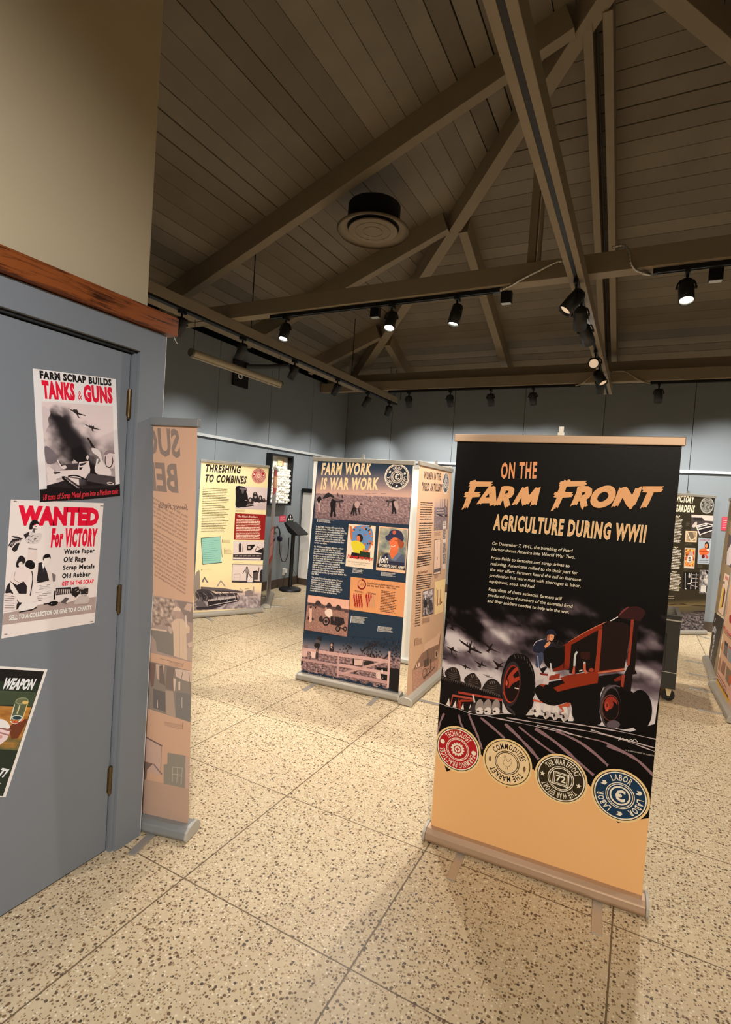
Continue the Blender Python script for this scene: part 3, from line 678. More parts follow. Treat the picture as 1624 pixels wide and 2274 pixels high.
# flat dark plate and round grey arm high on the left wall
o = empty('plate_and_arm', (-5.39, 6.05, 3.38)); b = MB()
b.box(0.0, 0.03, -0.16, 0.16, -0.22, 0.16); b.build('plate', M_DARK, o)
b = MB(); b.tube([(0.03, 0.1, 0.10), (0.30, 0.28, 0.13), (0.62, 0.36, 0.14)], 0.035, 12); b.build('arm', mat('grey_pipe', (70, 72, 74), 0.5), o)
tag(o, 'dark plate with a round grey arm high on the left wall', 'bracket')

# black framed case filled with cotton on the left wall
o = empty('shadow_box', (XL + 0.002, 7.09, 1.84)); b = MB()
for y0, y1, z0, z1 in ((-0.30, -0.27, -0.42, 0.42), (0.27, 0.30, -0.42, 0.42), (-0.27, 0.27, 0.39, 0.42), (-0.27, 0.27, -0.42, -0.39)): b.box(0, 0.115, y0, y1, z0, z1)
b.build('frame', M_BLACK, o, 0.002)
b = MB(); b.box(0, 0.012, -0.27, 0.27, -0.39, 0.39); b.build('backing', mat('white_mount', (226, 222, 212), 0.7), o)
b = MB(); rnd = random.Random(5)
for j in range(15):
    for i in range(11):
        y = -0.25 + i * 0.049 + (0.024 if j % 2 else 0) + rnd.uniform(-0.006, 0.006); z = 0.20 - j * 0.0405 + rnd.uniform(-0.006, 0.006)
        if z > 0.2 - abs(y) * 0.10 + 0.01: continue
        r = rnd.uniform(0.026, 0.033); T = Matrix.Translation((0.05 + rnd.uniform(0, 0.03), y, z))
        b.lathe([(0.001, -r), (r * 0.7, -r * 0.7), (r, 0), (r * 0.72, r * 0.7), (0.001, r)], M=T, n=9, cap=False)
c = b.build('cotton_filling', mat('cotton', (244, 240, 226), 0.9, spec=0.1), o); c['kind'] = 'stuff'
b = MB(); b.box(0.012, 0.03, -0.02, 0.13, 0.24, 0.35); b.build('card', mat('pale_yellow_card', (226, 214, 164), 0.7), o)
b = MB(); b.box(0.03, 0.034, 0.10, 0.125, 0.25, 0.35); b.box(0.031, 0.035, 0.045, 0.06, 0.285, 0.30); b.build('card_print', mat('orange_card_edge', (176, 104, 58), 0.7), o)
tag(o, 'black framed shadow box packed with white cotton balls on the left wall', 'shadow box')
o = empty('wall_label', (XL + 0.001, 7.325, 1.19)); b = MB(); b.box(0, 0.006, -0.09, 0.09, -0.055, 0.055); b.build('plate', mat('red_card', (206, 52, 74), 0.5), o)
b = MB()
for k in range(5): b.box(0.006, 0.0068, -0.07, 0.07 - 0.02 * (k % 3), 0.03 - 0.016 * k, 0.034 - 0.016 * k)
b.build('print', mat('pale_print', (240, 190, 190), 0.6), o); tag(o, 'small red text label on the left wall under the cotton shadow box', 'label')
# headphones on a hook with a cable looping down
o = empty('headphones', (XL + 0.03, 7.12, 0.93)); b = MB()
b.tube([(0.02, -0.085 + 0.0, -0.07), (0.02, -0.095, 0.02), (0.02, -0.06, 0.10), (0.02, 0.0, 0.13), (0.02, 0.06, 0.10), (0.02, 0.095, 0.02), (0.02, 0.085, -0.07)], 0.012, 8); b.build('headband', M_BLACKP, o)
for k in (-1, 1):
    b = MB(); b.lathe([(0.0, 0), (0.045, 0.0), (0.052, 0.014), (0.045, 0.03), (0.0, 0.034)], M=Matrix.Translation((0.02, 0.085 * k, -0.08)) @ Matrix.Rotation(-k * math.pi / 2.4, 4, 'X'), n=18); b.build('ear_cup', mat('dark_violet_cup', (34, 30, 56), 0.35), o)
b = MB(); b.tube([(-0.028, 0, 0.12), (0.03, 0, 0.115), (0.032, 0, 0.15)], 0.007, 6); b.build('wall_hook', M_BLACK, o)
b = MB(); b.tube([(0.02, 0.09, -0.12), (0.02, 0.12, -0.3), (0.05, 0.16, -0.46), (0.06, 0.24, -0.47), (0.08, 0.28, -0.36), (0.09, 0.27, -0.18), (0.10, 0.25, -0.06)], 0.007, 6); b.build('cable', M_BLACK, o)
tag(o, 'black headphones hanging on the left wall below the cotton shadow box', 'headphones')
o = empty('power_adapter', (XL + 0.002, 7.45, 0.27)); b = MB(); b.box(0, 0.006, -0.035, 0.035, -0.06, 0.06); b.build('socket_plate', M_WHITE, o, 0.001)
b = MB(); b.box(0.006, 0.06, -0.03, 0.03, -0.02, 0.05); b.build('plug', M_WHITE, o, 0.004)
b = MB(); b.tube([(0.05, 0, -0.02), (0.06, -0.06, -0.10), (0.06, -0.08, -0.22), (0.06, -0.06, -0.262)], 0.004, 6); b.tube([(0.05, 0.03, 0.0), (0.06, 0.2, 0.02), (0.06, 0.32, -0.1), (0.05, 0.36, -0.2)], 0.003, 6); b.build('cord', M_BLACK, o)
tag(o, 'white power adapter plugged into the left wall near the floor behind the reading stand', 'power adapter')
# black reading stand
o = empty('reading_stand', (-5.12, 7.28, 0)); b = MB()
b.lathe([(0.185, 0.0), (0.185, 0.03), (0.17, 0.042), (0.05, 0.055), (0.03, 0.07)], n=40); b.build('base', M_BLACK, o)
b = MB(); b.tube([(0, 0, 0.06), (0, 0, 1.0)], 0.034, 16); b.build('post', M_BLACK, o)
b = MB(); b.prism([(-0.10, 1.13), (-0.08, 1.15), (0.19, 0.97), (0.17, 0.945), (0.05, 0.96), (0.0, 0.99)], -0.15, 0.17, (1, 0, 0), (0, 0, 1), (0, 1, 0)); b.build('slanted_top', M_BLACK, o, 0.003)
b = MB(); arch = [(-0.09, 1.11), (0.09, 1.11), (0.09, 1.18)] + [(0.09 * math.cos(a) * (1 - 0.25 * math.sin(a)), 1.18 + 0.10 * math.sin(a)) for a in [math.pi * k / 12 for k in range(1, 12)]] + [(-0.09, 1.18)]
b.prism(arch, -0.092, -0.082, (0, 1, 0), (0, 0, 1), (1, 0, 0)); b.build('arched_sign', M_BLACK, o)
b = MB()
for y, z in ((-0.05, 1.185), (0.0, 1.185), (0.05, 1.185), (0.0, 1.235)): b.lathe([(0.0, 0), (0.017, 0.0), (0.017, 0.002), (0, 0.002)], M=Matrix.Translation((-0.0815, y, z)) @ Matrix.Rotation(math.pi / 2, 4, 'Y') @ Matrix.Scale(1.5, 4, (1, 0, 0)), n=12)
b.box(-0.0815, -0.079, -0.06, 0.06, 1.115, 1.15); b.build('sign_print', M_WHITE, o)
tag(o, 'black reading stand with a slanted top, arched sign and round base by the left wall', 'stand')
# tall white display case half hidden behind the blue banner
o = empty('display_case', (-5.17, 8.14, 0)); b = MB(); b.box(-0.2, 0.2, -0.29, 0.29, 0.12, 1.66); b.build('body', M_WHITE, o, 0.004)
b = MB(); b.box(-0.21, 0.22, -0.32, 0.32, 1.66, 1.73); b.build('top', M_BLACK, o, 0.004)
b = MB(); b.box(-0.19, 0.19, -0.28, 0.28, 0.0, 0.12); b.build('plinth', M_BASE, o)
b = MB(); b.box(0.2, 0.206, -0.29, -0.275, 0.14, 1.64); b.build('edge_strip', M_BLACK, o)
b = MB(); b.box(0.2, 0.206, 0.02, 0.16, 1.30, 1.52); b.build('notice', mat('blue_notice', (142, 170, 190), 0.6), o)
b = MB(); b.lathe([(0, 0), (0.018, 0), (0.018, 0.02), (0, 0.02)], M=Matrix.Translation((0.2, -0.26, 1.2)) @ Matrix.Rotation(math.pi / 2, 4, 'Y'), n=14); b.build('lock', M_BLACK, o)
tag(o, 'tall white display case with a black top near the back left corner', 'display case')
# black display cabinet on castors behind the tractor banner
o = empty('display_cabinet', (-0.02, 5.80, 0)); b = MB(); W, D = 0.42, 0.27
M_CAB = mat('charcoal_cabinet', (44, 43, 40), 0.4)
for x in (-W, W - 0.10):
    for y in (-D, D - 0.06): b.box(x, x + 0.10, y, y + 0.06, 0.27, 0.62)
b.box(-W, W, -D, D, 0.62, 0.74); b.box(-W, W, -D, D, 0.12, 0.27); b.build('carcass', M_CAB, o)
b = MB(); b.box(-W + 0.10, W - 0.10, -D + 0.015, -D + 0.02, 0.27, 0.62); b.box(W - 0.02, W - 0.015, -D + 0.06, D - 0.06, 0.27, 0.62); b.build('dark_glass', mat('black_glass', (8, 8, 9), 0.12), o)
b = MB(); b.box(-W - 0.01, W + 0.01, -D - 0.01, D + 0.01, 0.74, 0.752); b.build('metal_edge', M_ALU, o)
b = MB(); b.box(-W, W, -D - 0.004, -D, 0.266, 0.272); b.build('metal_edge', M_ALU, o)
b = MB(); b.box(-W - 0.005, W + 0.005, -D - 0.005, D + 0.005, 0.752, 0.79); b.build('top', M_CAB, o)
b = MB(); b.box(-W + 0.03, W - 0.03, -D + 0.03, D - 0.03, 0.79, 0.794); b.build('glass_top', mat('black_glass', (8, 8, 9), 0.12), o)
for x in (-W + 0.06, W - 0.048):
    for y in (-D + 0.05, D - 0.05):
        b = MB(); b.tube([(x, y - 0.016, 0.052), (x, y + 0.016, 0.052)], 0.052, 20); cst = b.build('castor', M_BLACK, o)
        b = MB(); tri = [(-0.03, 0.12), (0.025, 0.12), (0.012, 0.045), (-0.012, 0.045)]
        b.prism(tri, y - 0.023, y - 0.018, (1, 0, 0), (0, 0, 1), (0, 1, 0), org=(x, 0, 0)); b.prism(tri, y + 0.018, y + 0.023, (1, 0, 0), (0, 0, 1), (0, 1, 0), org=(x, 0, 0)); b.box(x - 0.03, x + 0.025, y - 0.023, y + 0.023, 0.112, 0.12)
        f = b.build('fork', mat('cream_fork', (222, 206, 160), 0.4), cst)
tag(o, 'black display cabinet on castors half hidden behind the black tractor banner', 'cabinet')
o = empty('wall_label', (1.115, YB - 0.001, 1.62)); b = MB(); b.box(-0.045, 0.045, -0.006, 0, -0.10, 0.10); b.build('plate', mat('red_card', (206, 52, 74), 0.5), o)
b = MB()
for k in range(6): b.box(-0.03, 0.03 - 0.012 * (k % 2), -0.0068, -0.006, 0.07 - 0.026 * k, 0.076 - 0.026 * k)
b.build('print', mat('pale_print', (240, 190, 190), 0.6), o); tag(o, 'small red text label on the back wall right of the dark green banner', 'label')

# ------------------------------------------------------------------ roll-up banners
M_PRINT = print_mat('printed_vinyl', 0.55, 0.25)
M_GLOSS = print_mat('printed_vinyl_satin', 0.45, 0.14, 0.1)
M_PAPER = print_mat('printed_paper', 0.5, 0.3)
def banner(label, A, B, lean, H=2.0, rail=(162, 154, 140), k=1.0, y0=0.045, feet=True, flip=False):
    A = Vector((*A, 0)); B = Vector((*B, 0)); d = (B - A).normalized(); w = (B - A).length; n = Vector((d.y, -d.x, 0))
    o = empty('roll_up_banner', (A + B) / 2, math.atan2(d.y, d.x)); h = w / 2; f = 1
    M_RAIL = mat('rail_%d' % rail[0], rail, 0.45, metal=0.35)
    b = MB(); prof = [(0.05 * math.cos(a), 0.052 + 0.05 * math.sin(a)) for a in [math.pi * (0.5 + i / 8) for i in range(13)]]
    prof = [(y0 - 0.052, 0.006), (y0 - 0.06, 0.022), (y0 - 0.052, 0.048), (y0 - 0.03, 0.062), (y0 + 0.01, 0.066), (y0 + 0.042, 0.060), (y0 + 0.058, 0.04), (y0 + 0.056, 0.006)]
    b.prism(prof, -h, h, (0, 1, 0), (0, 0, 1), (1, 0, 0)); b.build('cassette', M_RAIL, o, 0.004)
    for x in (-h - 0.012, h):
        c = MB(); c.prism([(y0 + (p[0] - y0) * 1.08, p[1] * 1.05 - 0.001) for p in prof], x, x + 0.012, (0, 1, 0), (0, 0, 1), (1, 0, 0)); c.build('end_cap', mat('pale_end_cap', (176, 170, 158), 0.5), o, 0.002)
    if feet:
        for x in (-h * 0.62, h * 0.62):
            c = MB(); c.box(x - 0.02, x + 0.02, -0.20, 0.22, 0.0005, 0.006); c.build('foot', M_ALU, o, 0.001)
    top = H; sl = (lean - y0) / H
    c = MB(); c.box(-h + 0.002, h - 0.002, lean - 0.012, lean + 0.012, top - 0.036, top); c.build('top_rail', M_RAIL, o, 0.003)
    c = MB(); c.tube([(0, y0 + 0.03, 0.08), (0, lean + 0.02, top - 0.01)], 0.009, 8); c.build('support_pole', M_ALU, o)
    c = MB(); c.box(-0.010, 0.010, lean + 0.003, lean + 0.022, top - 0.02, top + 0.04); c.box(-0.014, 0.014, lean - 0.002, lean + 0.022, top, top + 0.014); c.build('pole_clip', M_ALU, o)
    zb = 0.060; pt = lambda u, z: A + d * u - n * (y0 + sl * z) + Vector((0, 0, z))
    org = pt(0.014, zb); ev = (pt(0.014, top) - org).normalized(); ph = (pt(0.014, top - 0.03) - org).length
    art = Art(org, d, ev, k); art.w = w - 0.028; art.h = ph; art.lim = (0, art.w, 0, ph)
    tag(o, label, 'banner', 'roll-up exhibition banners')
    return o, art
def finish(o, a, m=None, back=(226, 222, 214), edge=(236, 232, 224)):
    return a.build('printed_panel', m or M_PRINT, o, 0.0008, edge, (0, a.w, 0, a.h), back)
# ------------------------------------------------------------------ artwork helpers
FB = (940, 1320, 0.178571); FC = (1200, 1320, 0.184729); FD = (940, 1580, 0.332512); FE = (1000, 1010, 0.172414); FF = (1220, 1010, 0.172414)
def star(a, cu, cv, r, c):
    a.polyuv([(cu + (r if i % 2 == 0 else r * 0.42) * math.sin(math.pi * i / 5), cv + (r if i % 2 == 0 else r * 0.42) * math.cos(math.pi * i / 5)) for i in range(10)], c)
def gear(a, cu, cv, r, c, teeth=14, hole=None):
    pts = []
    for i in range(teeth):
        for da, rr in ((-0.5, 0.82), (-0.28, 1.0), (0.05, 1.0), (0.28, 0.82)):
            t = 2 * math.pi * (i + da) / teeth; pts.append((cu + rr * r * math.cos(t), cv + rr * r * math.sin(t)))
    a.polyuv(pts, c)
    if hole: a.disc(cu, cv, r * 0.58, hole); a.disc(cu, cv, r * 0.42, c); a.polyuv([(cu + r * x, cv + r * y) for x, y in ((-.3, -.08), (.3, -.08), (.3, .08), (-.3, .08))], hole); a.polyuv([(cu + r * x, cv + r * y) for x, y in ((-.08, -.3), (.08, -.3), (.08, .3), (-.08, .3))], hole)
def badge(a, cu, cv, r, ring, ink, dark, halo, arcs, centre, core=None, detail=True):
    """round emblem: halo, dark line, light line, coloured ring with words, inner rings and a sign"""
    a.disc(cu, cv, r, halo, 48); a.disc(cu, cv, r * 0.925, dark, 48); a.disc(cu, cv, r * 0.895, ink if ink != dark else halo, 48); a.disc(cu, cv, r * 0.85, ring, 48)
    for t, a0, a1 in arcs: a.arc(t, cu, cv, r * 0.57, a0, a1, r * 0.225, ink, 0.02)
    if detail: a.disc(cu, cv, r * 0.50, ink, 40); a.disc(cu, cv, r * 0.47, ring, 40); a.disc(cu, cv, r * 0.44, ink, 40); a.disc(cu, cv, r * 0.41, core or ring, 40)
    centre(a, cu, cv, r)
def c_gear(ink, hole):
    return lambda a, u, v, r: gear(a, u, v, r * 0.30, ink, 14, hole)
def c_labor(ink, ring):
    def f(a, u, v, r):
        a.disc(u, v, r * 0.36, ink, 30); a.disc(u, v, r * 0.30, ring, 30)
        a.textuv('C', (u - r * 0.16, v - r * 0.2), (1, 0), (0, r * 0.40), ink, 0.04, 0, r * 0.34); a.disc(u, v, r * 0.07, ink, 12)
    return f
def c_stamp(ink, ring):
    def f(a, u, v, r):
        q = lambda s: [(u - s * r, v - s * r * 0.85), (u + s * r, v - s * r * 0.95), (u + s * r * 1.02, v + s * r * 0.75), (u - s * r * 0.96, v + s * r * 0.85)]
        a.polyuv(q(0.31), ink); a.polyuv(q(0.27), ring); a.polyuv(q(0.245), ink); a.polyuv(q(0.215), ring)
        a.textuv('72', (u - r * 0.19, v - r * 0.12), (1, -0.03), (0, r * 0.24), ink, 0.03, 0, r * 0.38)
    return f
def c_hen(ink):
    def f(a, u, v, r):
        pts = [(-.14, .22), (-.10, .16), (-.13, .06), (-.16, -.02), (-.10, -.12), (0, -.16), (.10, -.12), (.15, -.02), (.19, .10), (.16, .22), (.10, .12), (.03, .06), (-.02, .10), (-.05, .20), (-.08, .27), (-.14, .27)]
        P_ = [(u + x * r, v + y * r) for x, y in catmull(pts, 3)]
        for i in range(len(P_)):
            p, q = P_[i], P_[(i + 1) % len(P_)]; d = (q[0] - p[0], q[1] - p[1]); l = math.hypot(*d) or 1; w = r * 0.012
            a.raw([(p[0] - d[1] / l * w, p[1] + d[0] / l * w), (q[0] - d[1] / l * w, q[1] + d[0] / l * w), (q[0] + d[1] / l * w, q[1] - d[0] / l * w), (p[0] + d[1] / l * w, p[1] - d[0] / l * w)], [(0, 1, 2, 3)], ink)
        for x in (-.02, .04): a.polyuv([(u + (x - .008) * r, v - .16 * r), (u + (x + .008) * r, v - .16 * r), (u + (x + .012) * r, v - .27 * r), (u + (x - .012) * r, v - .27 * r)], ink)
    return f
LABOR3 = (('LABOR', 122, 58), ('LABOR', 5, -59), ('LABOR', 245, 181))
def bird_plane(a, pts, c): a.poly(pts, c)

# ------------------------------------------------------------------ black title banner with the red tractor
o, a = banner('tall black banner with a red tractor, headed On the Farm Front in orange brush letters', (-.825, 2.462), (.146, 2.512), .012, 2.021, rail=(178, 150, 124), k=1.12)
BK = (13, 10, 10)
OR = (232, 174, 122)
a.fr()
a.patch([(1012, 1268), (1500, 1288), (1450, 1640), (957, 1620)], 74, 56, lambda u, v: (lambda x, y: (lambda t, n: mixc(mixc(BK, (98, 84, 92), ss(0.04, 0.45, t + n)), (214, 204, 206), ss(0.42, 0.92, t + n * 1.1)))(
    ss(1312, 1520, y - 0.13 * (x - 960)), ss(1290, 1360, y) * 0.62 * fbm(x * 0.010 + y * 0.006, (y - 0.42 * (x - 1000)) * 0.030, 3.1)))(965 + u * 500, 1270 + v * 340))
a.fr(*FB)
DK = (34, 26, 27)
for pts in ([(225, 258), (345, 325), (350, 265), (365, 262), (378, 340), (545, 440), (540, 450), (375, 385), (370, 420), (400, 455), (365, 440), (320, 412), (350, 408), (352, 372), (228, 275)],
            [(205, 430), (285, 465), (205, 458)], [(445, 555), (575, 640), (600, 570), (610, 578), (598, 655), (740, 730), (720, 735), (595, 690), (585, 720), (600, 745), (540, 705), (570, 700), (572, 670), (470, 595)],
            [(705, 562), (825, 645), (860, 612), (868, 620), (845, 670), (980, 738), (840, 688), (815, 715), (830, 738), (778, 700), (805, 695), (815, 670)],
            [(280, 638), (345, 670), (375, 650), (385, 690), (490, 738), (410, 712), (418, 760), (405, 755), (400, 712), (362, 700), (365, 742), (352, 745), (345, 695)],
            [(185, 765), (228, 782), (232, 762), (242, 785), (305, 808), (240, 802), (246, 820), (228, 815)], [(430, 855), (520, 885), (528, 868), (538, 890), (615, 935), (535, 912), (530, 935), (518, 905)],
            [(630, 815), (715, 862), (735, 825), (742, 868), (808, 905), (722, 885), (715, 915), (670, 890), (705, 885)], [(865, 812), (945, 865), (1010, 840), (962, 882), (1010, 905), (940, 905), (930, 940), (885, 915), (925, 905)]):
    a.poly(pts, DK)
a.poly([(740, 985), (810, 1012), (830, 1000), (822, 1018), (880, 1042), (800, 1030)], (120, 110, 112))
for x, y in ((318, 290), (340, 275), (392, 330), (545, 595), (570, 600), (625, 640), (640, 655)): a.poly([(x, y), (x + 9, y - 4), (x + 14, y + 40), (x + 4, y + 44)], DK)
for pts in ([(270, 985), (300, 930), (370, 905), (430, 930), (465, 1030), (450, 1090), (330, 1070)], [(510, 1060), (560, 1000), (630, 975), (670, 1020), (720, 1100), (705, 1180), (560, 1140)],
            [(730, 1180), (800, 1070), (880, 1050), (960, 1120), (970, 1240), (780, 1220)], [(172, 865), (230, 880), (255, 1000), (250, 1040), (168, 1020)]):
    a.blob(pts, (44, 36, 34)); xm = sum(p[0] for p in pts) / len(pts); ym = sum(p[1] for p in pts) / len(pts)
    for k in range(3): a.stroke([(xm - 60, ym - 20 + 25 * k), (xm, ym + 25 * k), (xm + 60, ym - 14 + 25 * k)], 7, (92, 80, 74), 3)
    for k in (-24, 4, 30): a.stroke([(xm + k, ym - 70), (xm + k + 12, ym - 30)], 6, (150, 136, 124))
a.poly([(162, 1012), (260, 1018), (450, 1070), (600, 1130), (760, 1200), (985, 1240), (985, 1520), (130, 1440)], (24, 19, 19))
for i in range(34):
    t = i / 33; x = 180 + t * 760; y = 1018 + 30 * t + 190 * t * t ** 0.3
    a.stroke([(x, y), (x + 14, y + 14), (x + 20, y + 44)], 6, (112, 100, 98), 2, True)
RD = (172, 66, 52)
a.poly([(440, 1203), (660, 1240), (985, 1298), (980, 1328), (700, 1275), (440, 1230)], RD); a.poly([(365, 1240), (640, 1290), (640, 1314), (365, 1268)], (180, 80, 66))
a.poly([(445, 1330), (470, 1306), (620, 1312), (620, 1330), (478, 1335), (470, 1420), (440, 1425)], (160, 58, 40)); a.stroke([(368, 1265), (340, 1380)], 12, (170, 70, 56)); a.stroke([(455, 1270), (420, 1400)], 10, (150, 60, 50))
a.stroke([(620, 1245), (660, 1420)], 20, (214, 204, 198))
for pts in ([(325, 1288), (332, 1392), (286, 1372)], [(410, 1310), (412, 1408), (368, 1396)], [(500, 1345), (508, 1432), (472, 1426)], [(590, 1360), (602, 1462), (562, 1456)]): a.poly(pts, (226, 216, 210))
a.poly([(560, 1440), (640, 1340), (900, 1340), (1020, 1500), (700, 1500)], (60, 50, 50))
for cx in (700, 800, 905):
    a.ell(cx, 1400, 50, 98, (150, 138, 134), rot=0.15); a.ell(cx + 6, 1450, 44, 50, (222, 212, 208), rot=0.15); a.ell(cx - 15, 1452, 14, 14, (40, 32, 32)); a.stroke([(cx - 60, 1440), (cx, 1456)], 10, (40, 32, 32))
# field with furrows
a.fr(); a.poly([(958, 1559), (975, 1561), (993, 1568), (1047, 1584), (1083, 1586), (1153, 1584), (1200, 1588), (1280, 1600), (1330, 1610), (1400, 1625), (1448, 1609), (1462, 1605), (1430, 1990), (936, 1990), (955, 1646)], BK)
a.fr(*FB); a.stroke([(150, 1345), (230, 1360), (300, 1390), (420, 1415), (560, 1470), (700, 1500), (860, 1495), (1010, 1480), (1200, 1490)], 7, (196, 186, 184), 3, jag=0.5)
a.fr(*FD)
PK = (142, 112, 118)
for pts, w in (([(140, 12), (112, 80), (92, 165)], (22, 16, 12)), ([(240, 20), (250, 70), (268, 108)], 12), ([(305, 15), (335, 90), (372, 180), (394, 250)], 13), ([(385, 40), (470, 110), (545, 178)], 14), ([(548, 82), (640, 170), (720, 255), (772, 318)], 17),
               ([(640, 100), (740, 180), (850, 262), (900, 290)], 14), ([(750, 112), (880, 200), (1010, 310), (1140, 425)], 18), ([(890, 130), (1040, 200), (1160, 290), (1235, 360)], 16), ([(1230, 222), (1340, 270), (1440, 330), (1545, 432)], 22), ([(1090, 175), (1200, 200), (1290, 240)], 10)):
    a.stroke(pts, w, PK, 4, jag=0.35)
for pts in ([(430, 30), (620, 70), (900, 130), (1120, 180)], [(560, 40), (860, 90), (1200, 150), (1560, 245)], [(700, 40), (1000, 80), (1300, 130), (1560, 185)], [(760, 90), (900, 120), (1060, 170)], [(1120, 120), (1340, 190), (1560, 270)]):
    a.stroke(pts, 5, (196, 178, 180), 6, jag=0.8)
# tractor
a.fr(*FB); BL = (20, 16, 16)
a.blob([(970, 1100), (985, 980), (1030, 850), (1085, 762), (1180, 735), (1290, 770), (1365, 900), (1395, 1050), (1390, 1250), (1350, 1420), (1270, 1500), (1100, 1480), (1020, 1390), (975, 1250)], BL)
for i in range(13):
    t = 1.9 + i * 0.20; x = 1180 + 200 * math.cos(t + 2.6); y = 1115 + 372 * math.sin(t + 2.6)
    a.stroke([(x, y), (x + 12, y + 46)], 11, (112, 100, 98) if i < 7 else (58, 50, 50), taper=True)
a.ell(1096, 1112, 118, 282, (52, 44, 46), rot=0.10); a.ell(1102, 1112, 102, 238, (140, 46, 32), rot=0.10); a.ell(1110, 1112, 90, 220, (30, 18, 17), rot=0.10)
a.poly([(1030, 1120), (1048, 1040), (1078, 985), (1130, 925), (1170, 900), (1190, 930), (1120, 1000), (1135, 1040), (1196, 1015), (1200, 1062), (1140, 1092), (1110, 1110), (1075, 1160), (1035, 1160)], (168, 60, 40)); a.ell(1045, 1105, 26, 60, (92, 30, 22)); a.ell(1040, 1100, 12, 32, (214, 96, 66))
a.stroke([(1140, 1160), (1190, 1172)], 14, (226, 214, 206)); a.stroke([(1000, 1210), (1040, 1310), (1090, 1345)], 12, (190, 70, 46), 3)
a.stroke([(1035, 1390), (1100, 1440), (1140, 1500)], 26, (64, 56, 58), 3)
a.poly([(1370, 1300), (1500, 1330), (1500, 1350), (1362, 1322)], (206, 92, 66)); a.stroke([(1372, 1300), (1398, 1235), (1440, 1235), (1465, 1305)], 10, (216, 206, 200)); a.poly([(1280, 1500), (1340, 1420), (1400, 1440), (1360, 1500)], (206, 196, 192))
for cx in (1420, 1538): a.ell(cx, 1430, 42, 92, (228, 218, 212), rot=0.1); a.stroke([(cx - 70, 1440), (cx - 10, 1456)], 14, (110, 98, 96)); a.ell(cx - 30, 1446, 14, 22, (60, 50, 50))
a.fr(*FC)
for cx, cy in ((75, 1402), (182, 1415), (292, 1432)): a.ell(cx, cy, 40, 95, (220, 210, 206), rot=0.1); a.ell(cx + 5, cy + 40, 32, 48, (186, 174, 170)); a.ell(cx - 12, cy + 40, 13, 18, (44, 36, 36)); a.stroke([(cx - 55, cy + 8), (cx - 5, cy + 20)], 10, (40, 32, 32))
a.poly([(215, 1335), (290, 1310), (360, 1290), (355, 1350), (260, 1345), (290, 1400), (220, 1440), (270, 1395)], (188, 84, 56)); a.poly([(340, 1520), (362, 1380), (400, 1520)], (226, 218, 214))
a.blob([(-60, 1120), (60, 1060), (300, 1020), (700, 980), (1000, 960), (1010, 1180), (760, 1110), (715, 1400), (720, 1560), (420, 1520), (365, 1300), (180, 1335), (40, 1300), (-40, 1220)], BL, 3)
a.poly([(900, 1090), (1000, 1125), (1095, 1160), (1150, 1200), (1120, 1600), (1000, 1620), (900, 1600)], (15, 12, 12)); a.ell(1200, 1390, 146, 246, (15, 12, 12), 40); a.ell(845, 1350, 128, 268, (70, 60, 64), 40, rot=-0.03); a.ell(862, 1372, 112, 245, BL, 40); a.ell(880, 1560, 80, 50, (96, 84, 92))
a.ell(845, 1358, 106, 158, (120, 60, 50), 40); a.ell(848, 1362, 98, 150, (24, 17, 17), 40); a.ell(850, 1320, 78, 96, (152, 52, 36), 30); a.ell(862, 1390, 78, 110, (24, 17, 17), 30); a.ell(830, 1318, 50, 60, (150, 52, 38), 24); a.ell(803, 1345, 26, 55, (182, 74, 54), 24); a.ell(806, 1330, 12, 26, (110, 40, 30), 16)
a.stroke([(735, 1270), (790, 1150), (880, 1095), (960, 1110)], 22, (98, 88, 92), 4, True)
a.poly([(1125, 300), (1190, 300), (1165, 560), (1140, 900), (1165, 952), (1112, 960), (1090, 1170), (1000, 1140), (975, 1110), (1010, 960), (1060, 850)], (26, 17, 17)); a.poly([(1092, 300), (1128, 300), (1105, 560), (1075, 850), (1042, 850), (1075, 560)], (150, 58, 40)); a.poly([(980, 965), (1022, 965), (1000, 1115), (968, 1100)], (152, 62, 44))
a.blob([(938, 262), (990, 200), (1065, 150), (1180, 145), (1262, 200), (1240, 268), (1180, 315), (1092, 292), (960, 285)], (54, 26, 26)); a.stroke([(945, 255), (1000, 195), (1066, 146)], 20, (122, 58, 60), 3, True); a.stroke([(842, 320), (935, 268)], 12, (226, 220, 220))
RB = (138, 44, 24)
a.poly([(215, 640), (290, 598), (560, 440), (700, 370), (752, 335), (850, 318), (990, 330), (1085, 378), (1068, 560), (1010, 900), (690, 940), (300, 900), (160, 925), (160, 880), (225, 850)], (34, 20, 18))
a.poly([(262, 618), (560, 442), (745, 345), (750, 402), (700, 425), (375, 602), (350, 885), (292, 890), (300, 612)], RB); a.poly([(160, 880), (230, 840), (285, 815), (350, 880), (345, 890), (165, 925)], (120, 38, 22)); a.poly([(292, 612), (302, 607), (290, 885), (278, 885)], (60, 24, 18))
a.stroke([(340, 570), (560, 442), (720, 362), (800, 326)], 9, (206, 124, 90), 3, True); a.poly([(700, 425), (748, 410), (735, 600), (708, 935), (648, 945), (680, 700)], (152, 56, 34)); a.poly([(375, 605), (690, 455), (672, 640), (650, 890), (430, 950), (350, 945)], (24, 16, 15)); a.poly([(485, 690), (600, 690), (600, 780), (490, 770)], (54, 26, 20))
a.poly([(652, 925), (1005, 880), (1018, 915), (705, 952), (692, 1062), (420, 1115), (210, 1168), (160, 1120), (300, 1060), (240, 1000), (340, 965)], (142, 48, 26)); a.poly([(690, 935), (1010, 885), (1015, 905), (700, 948)], (196, 116, 92)); a.poly([(340, 965), (425, 950), (430, 985), (340, 1000)], (130, 44, 28)); a.poly([(100, 990), (160, 960), (240, 945), (235, 1010), (110, 1030)], (150, 56, 38)); a.poly([(885, 1020), (970, 970), (975, 1030), (900, 1045)], (120, 44, 30))
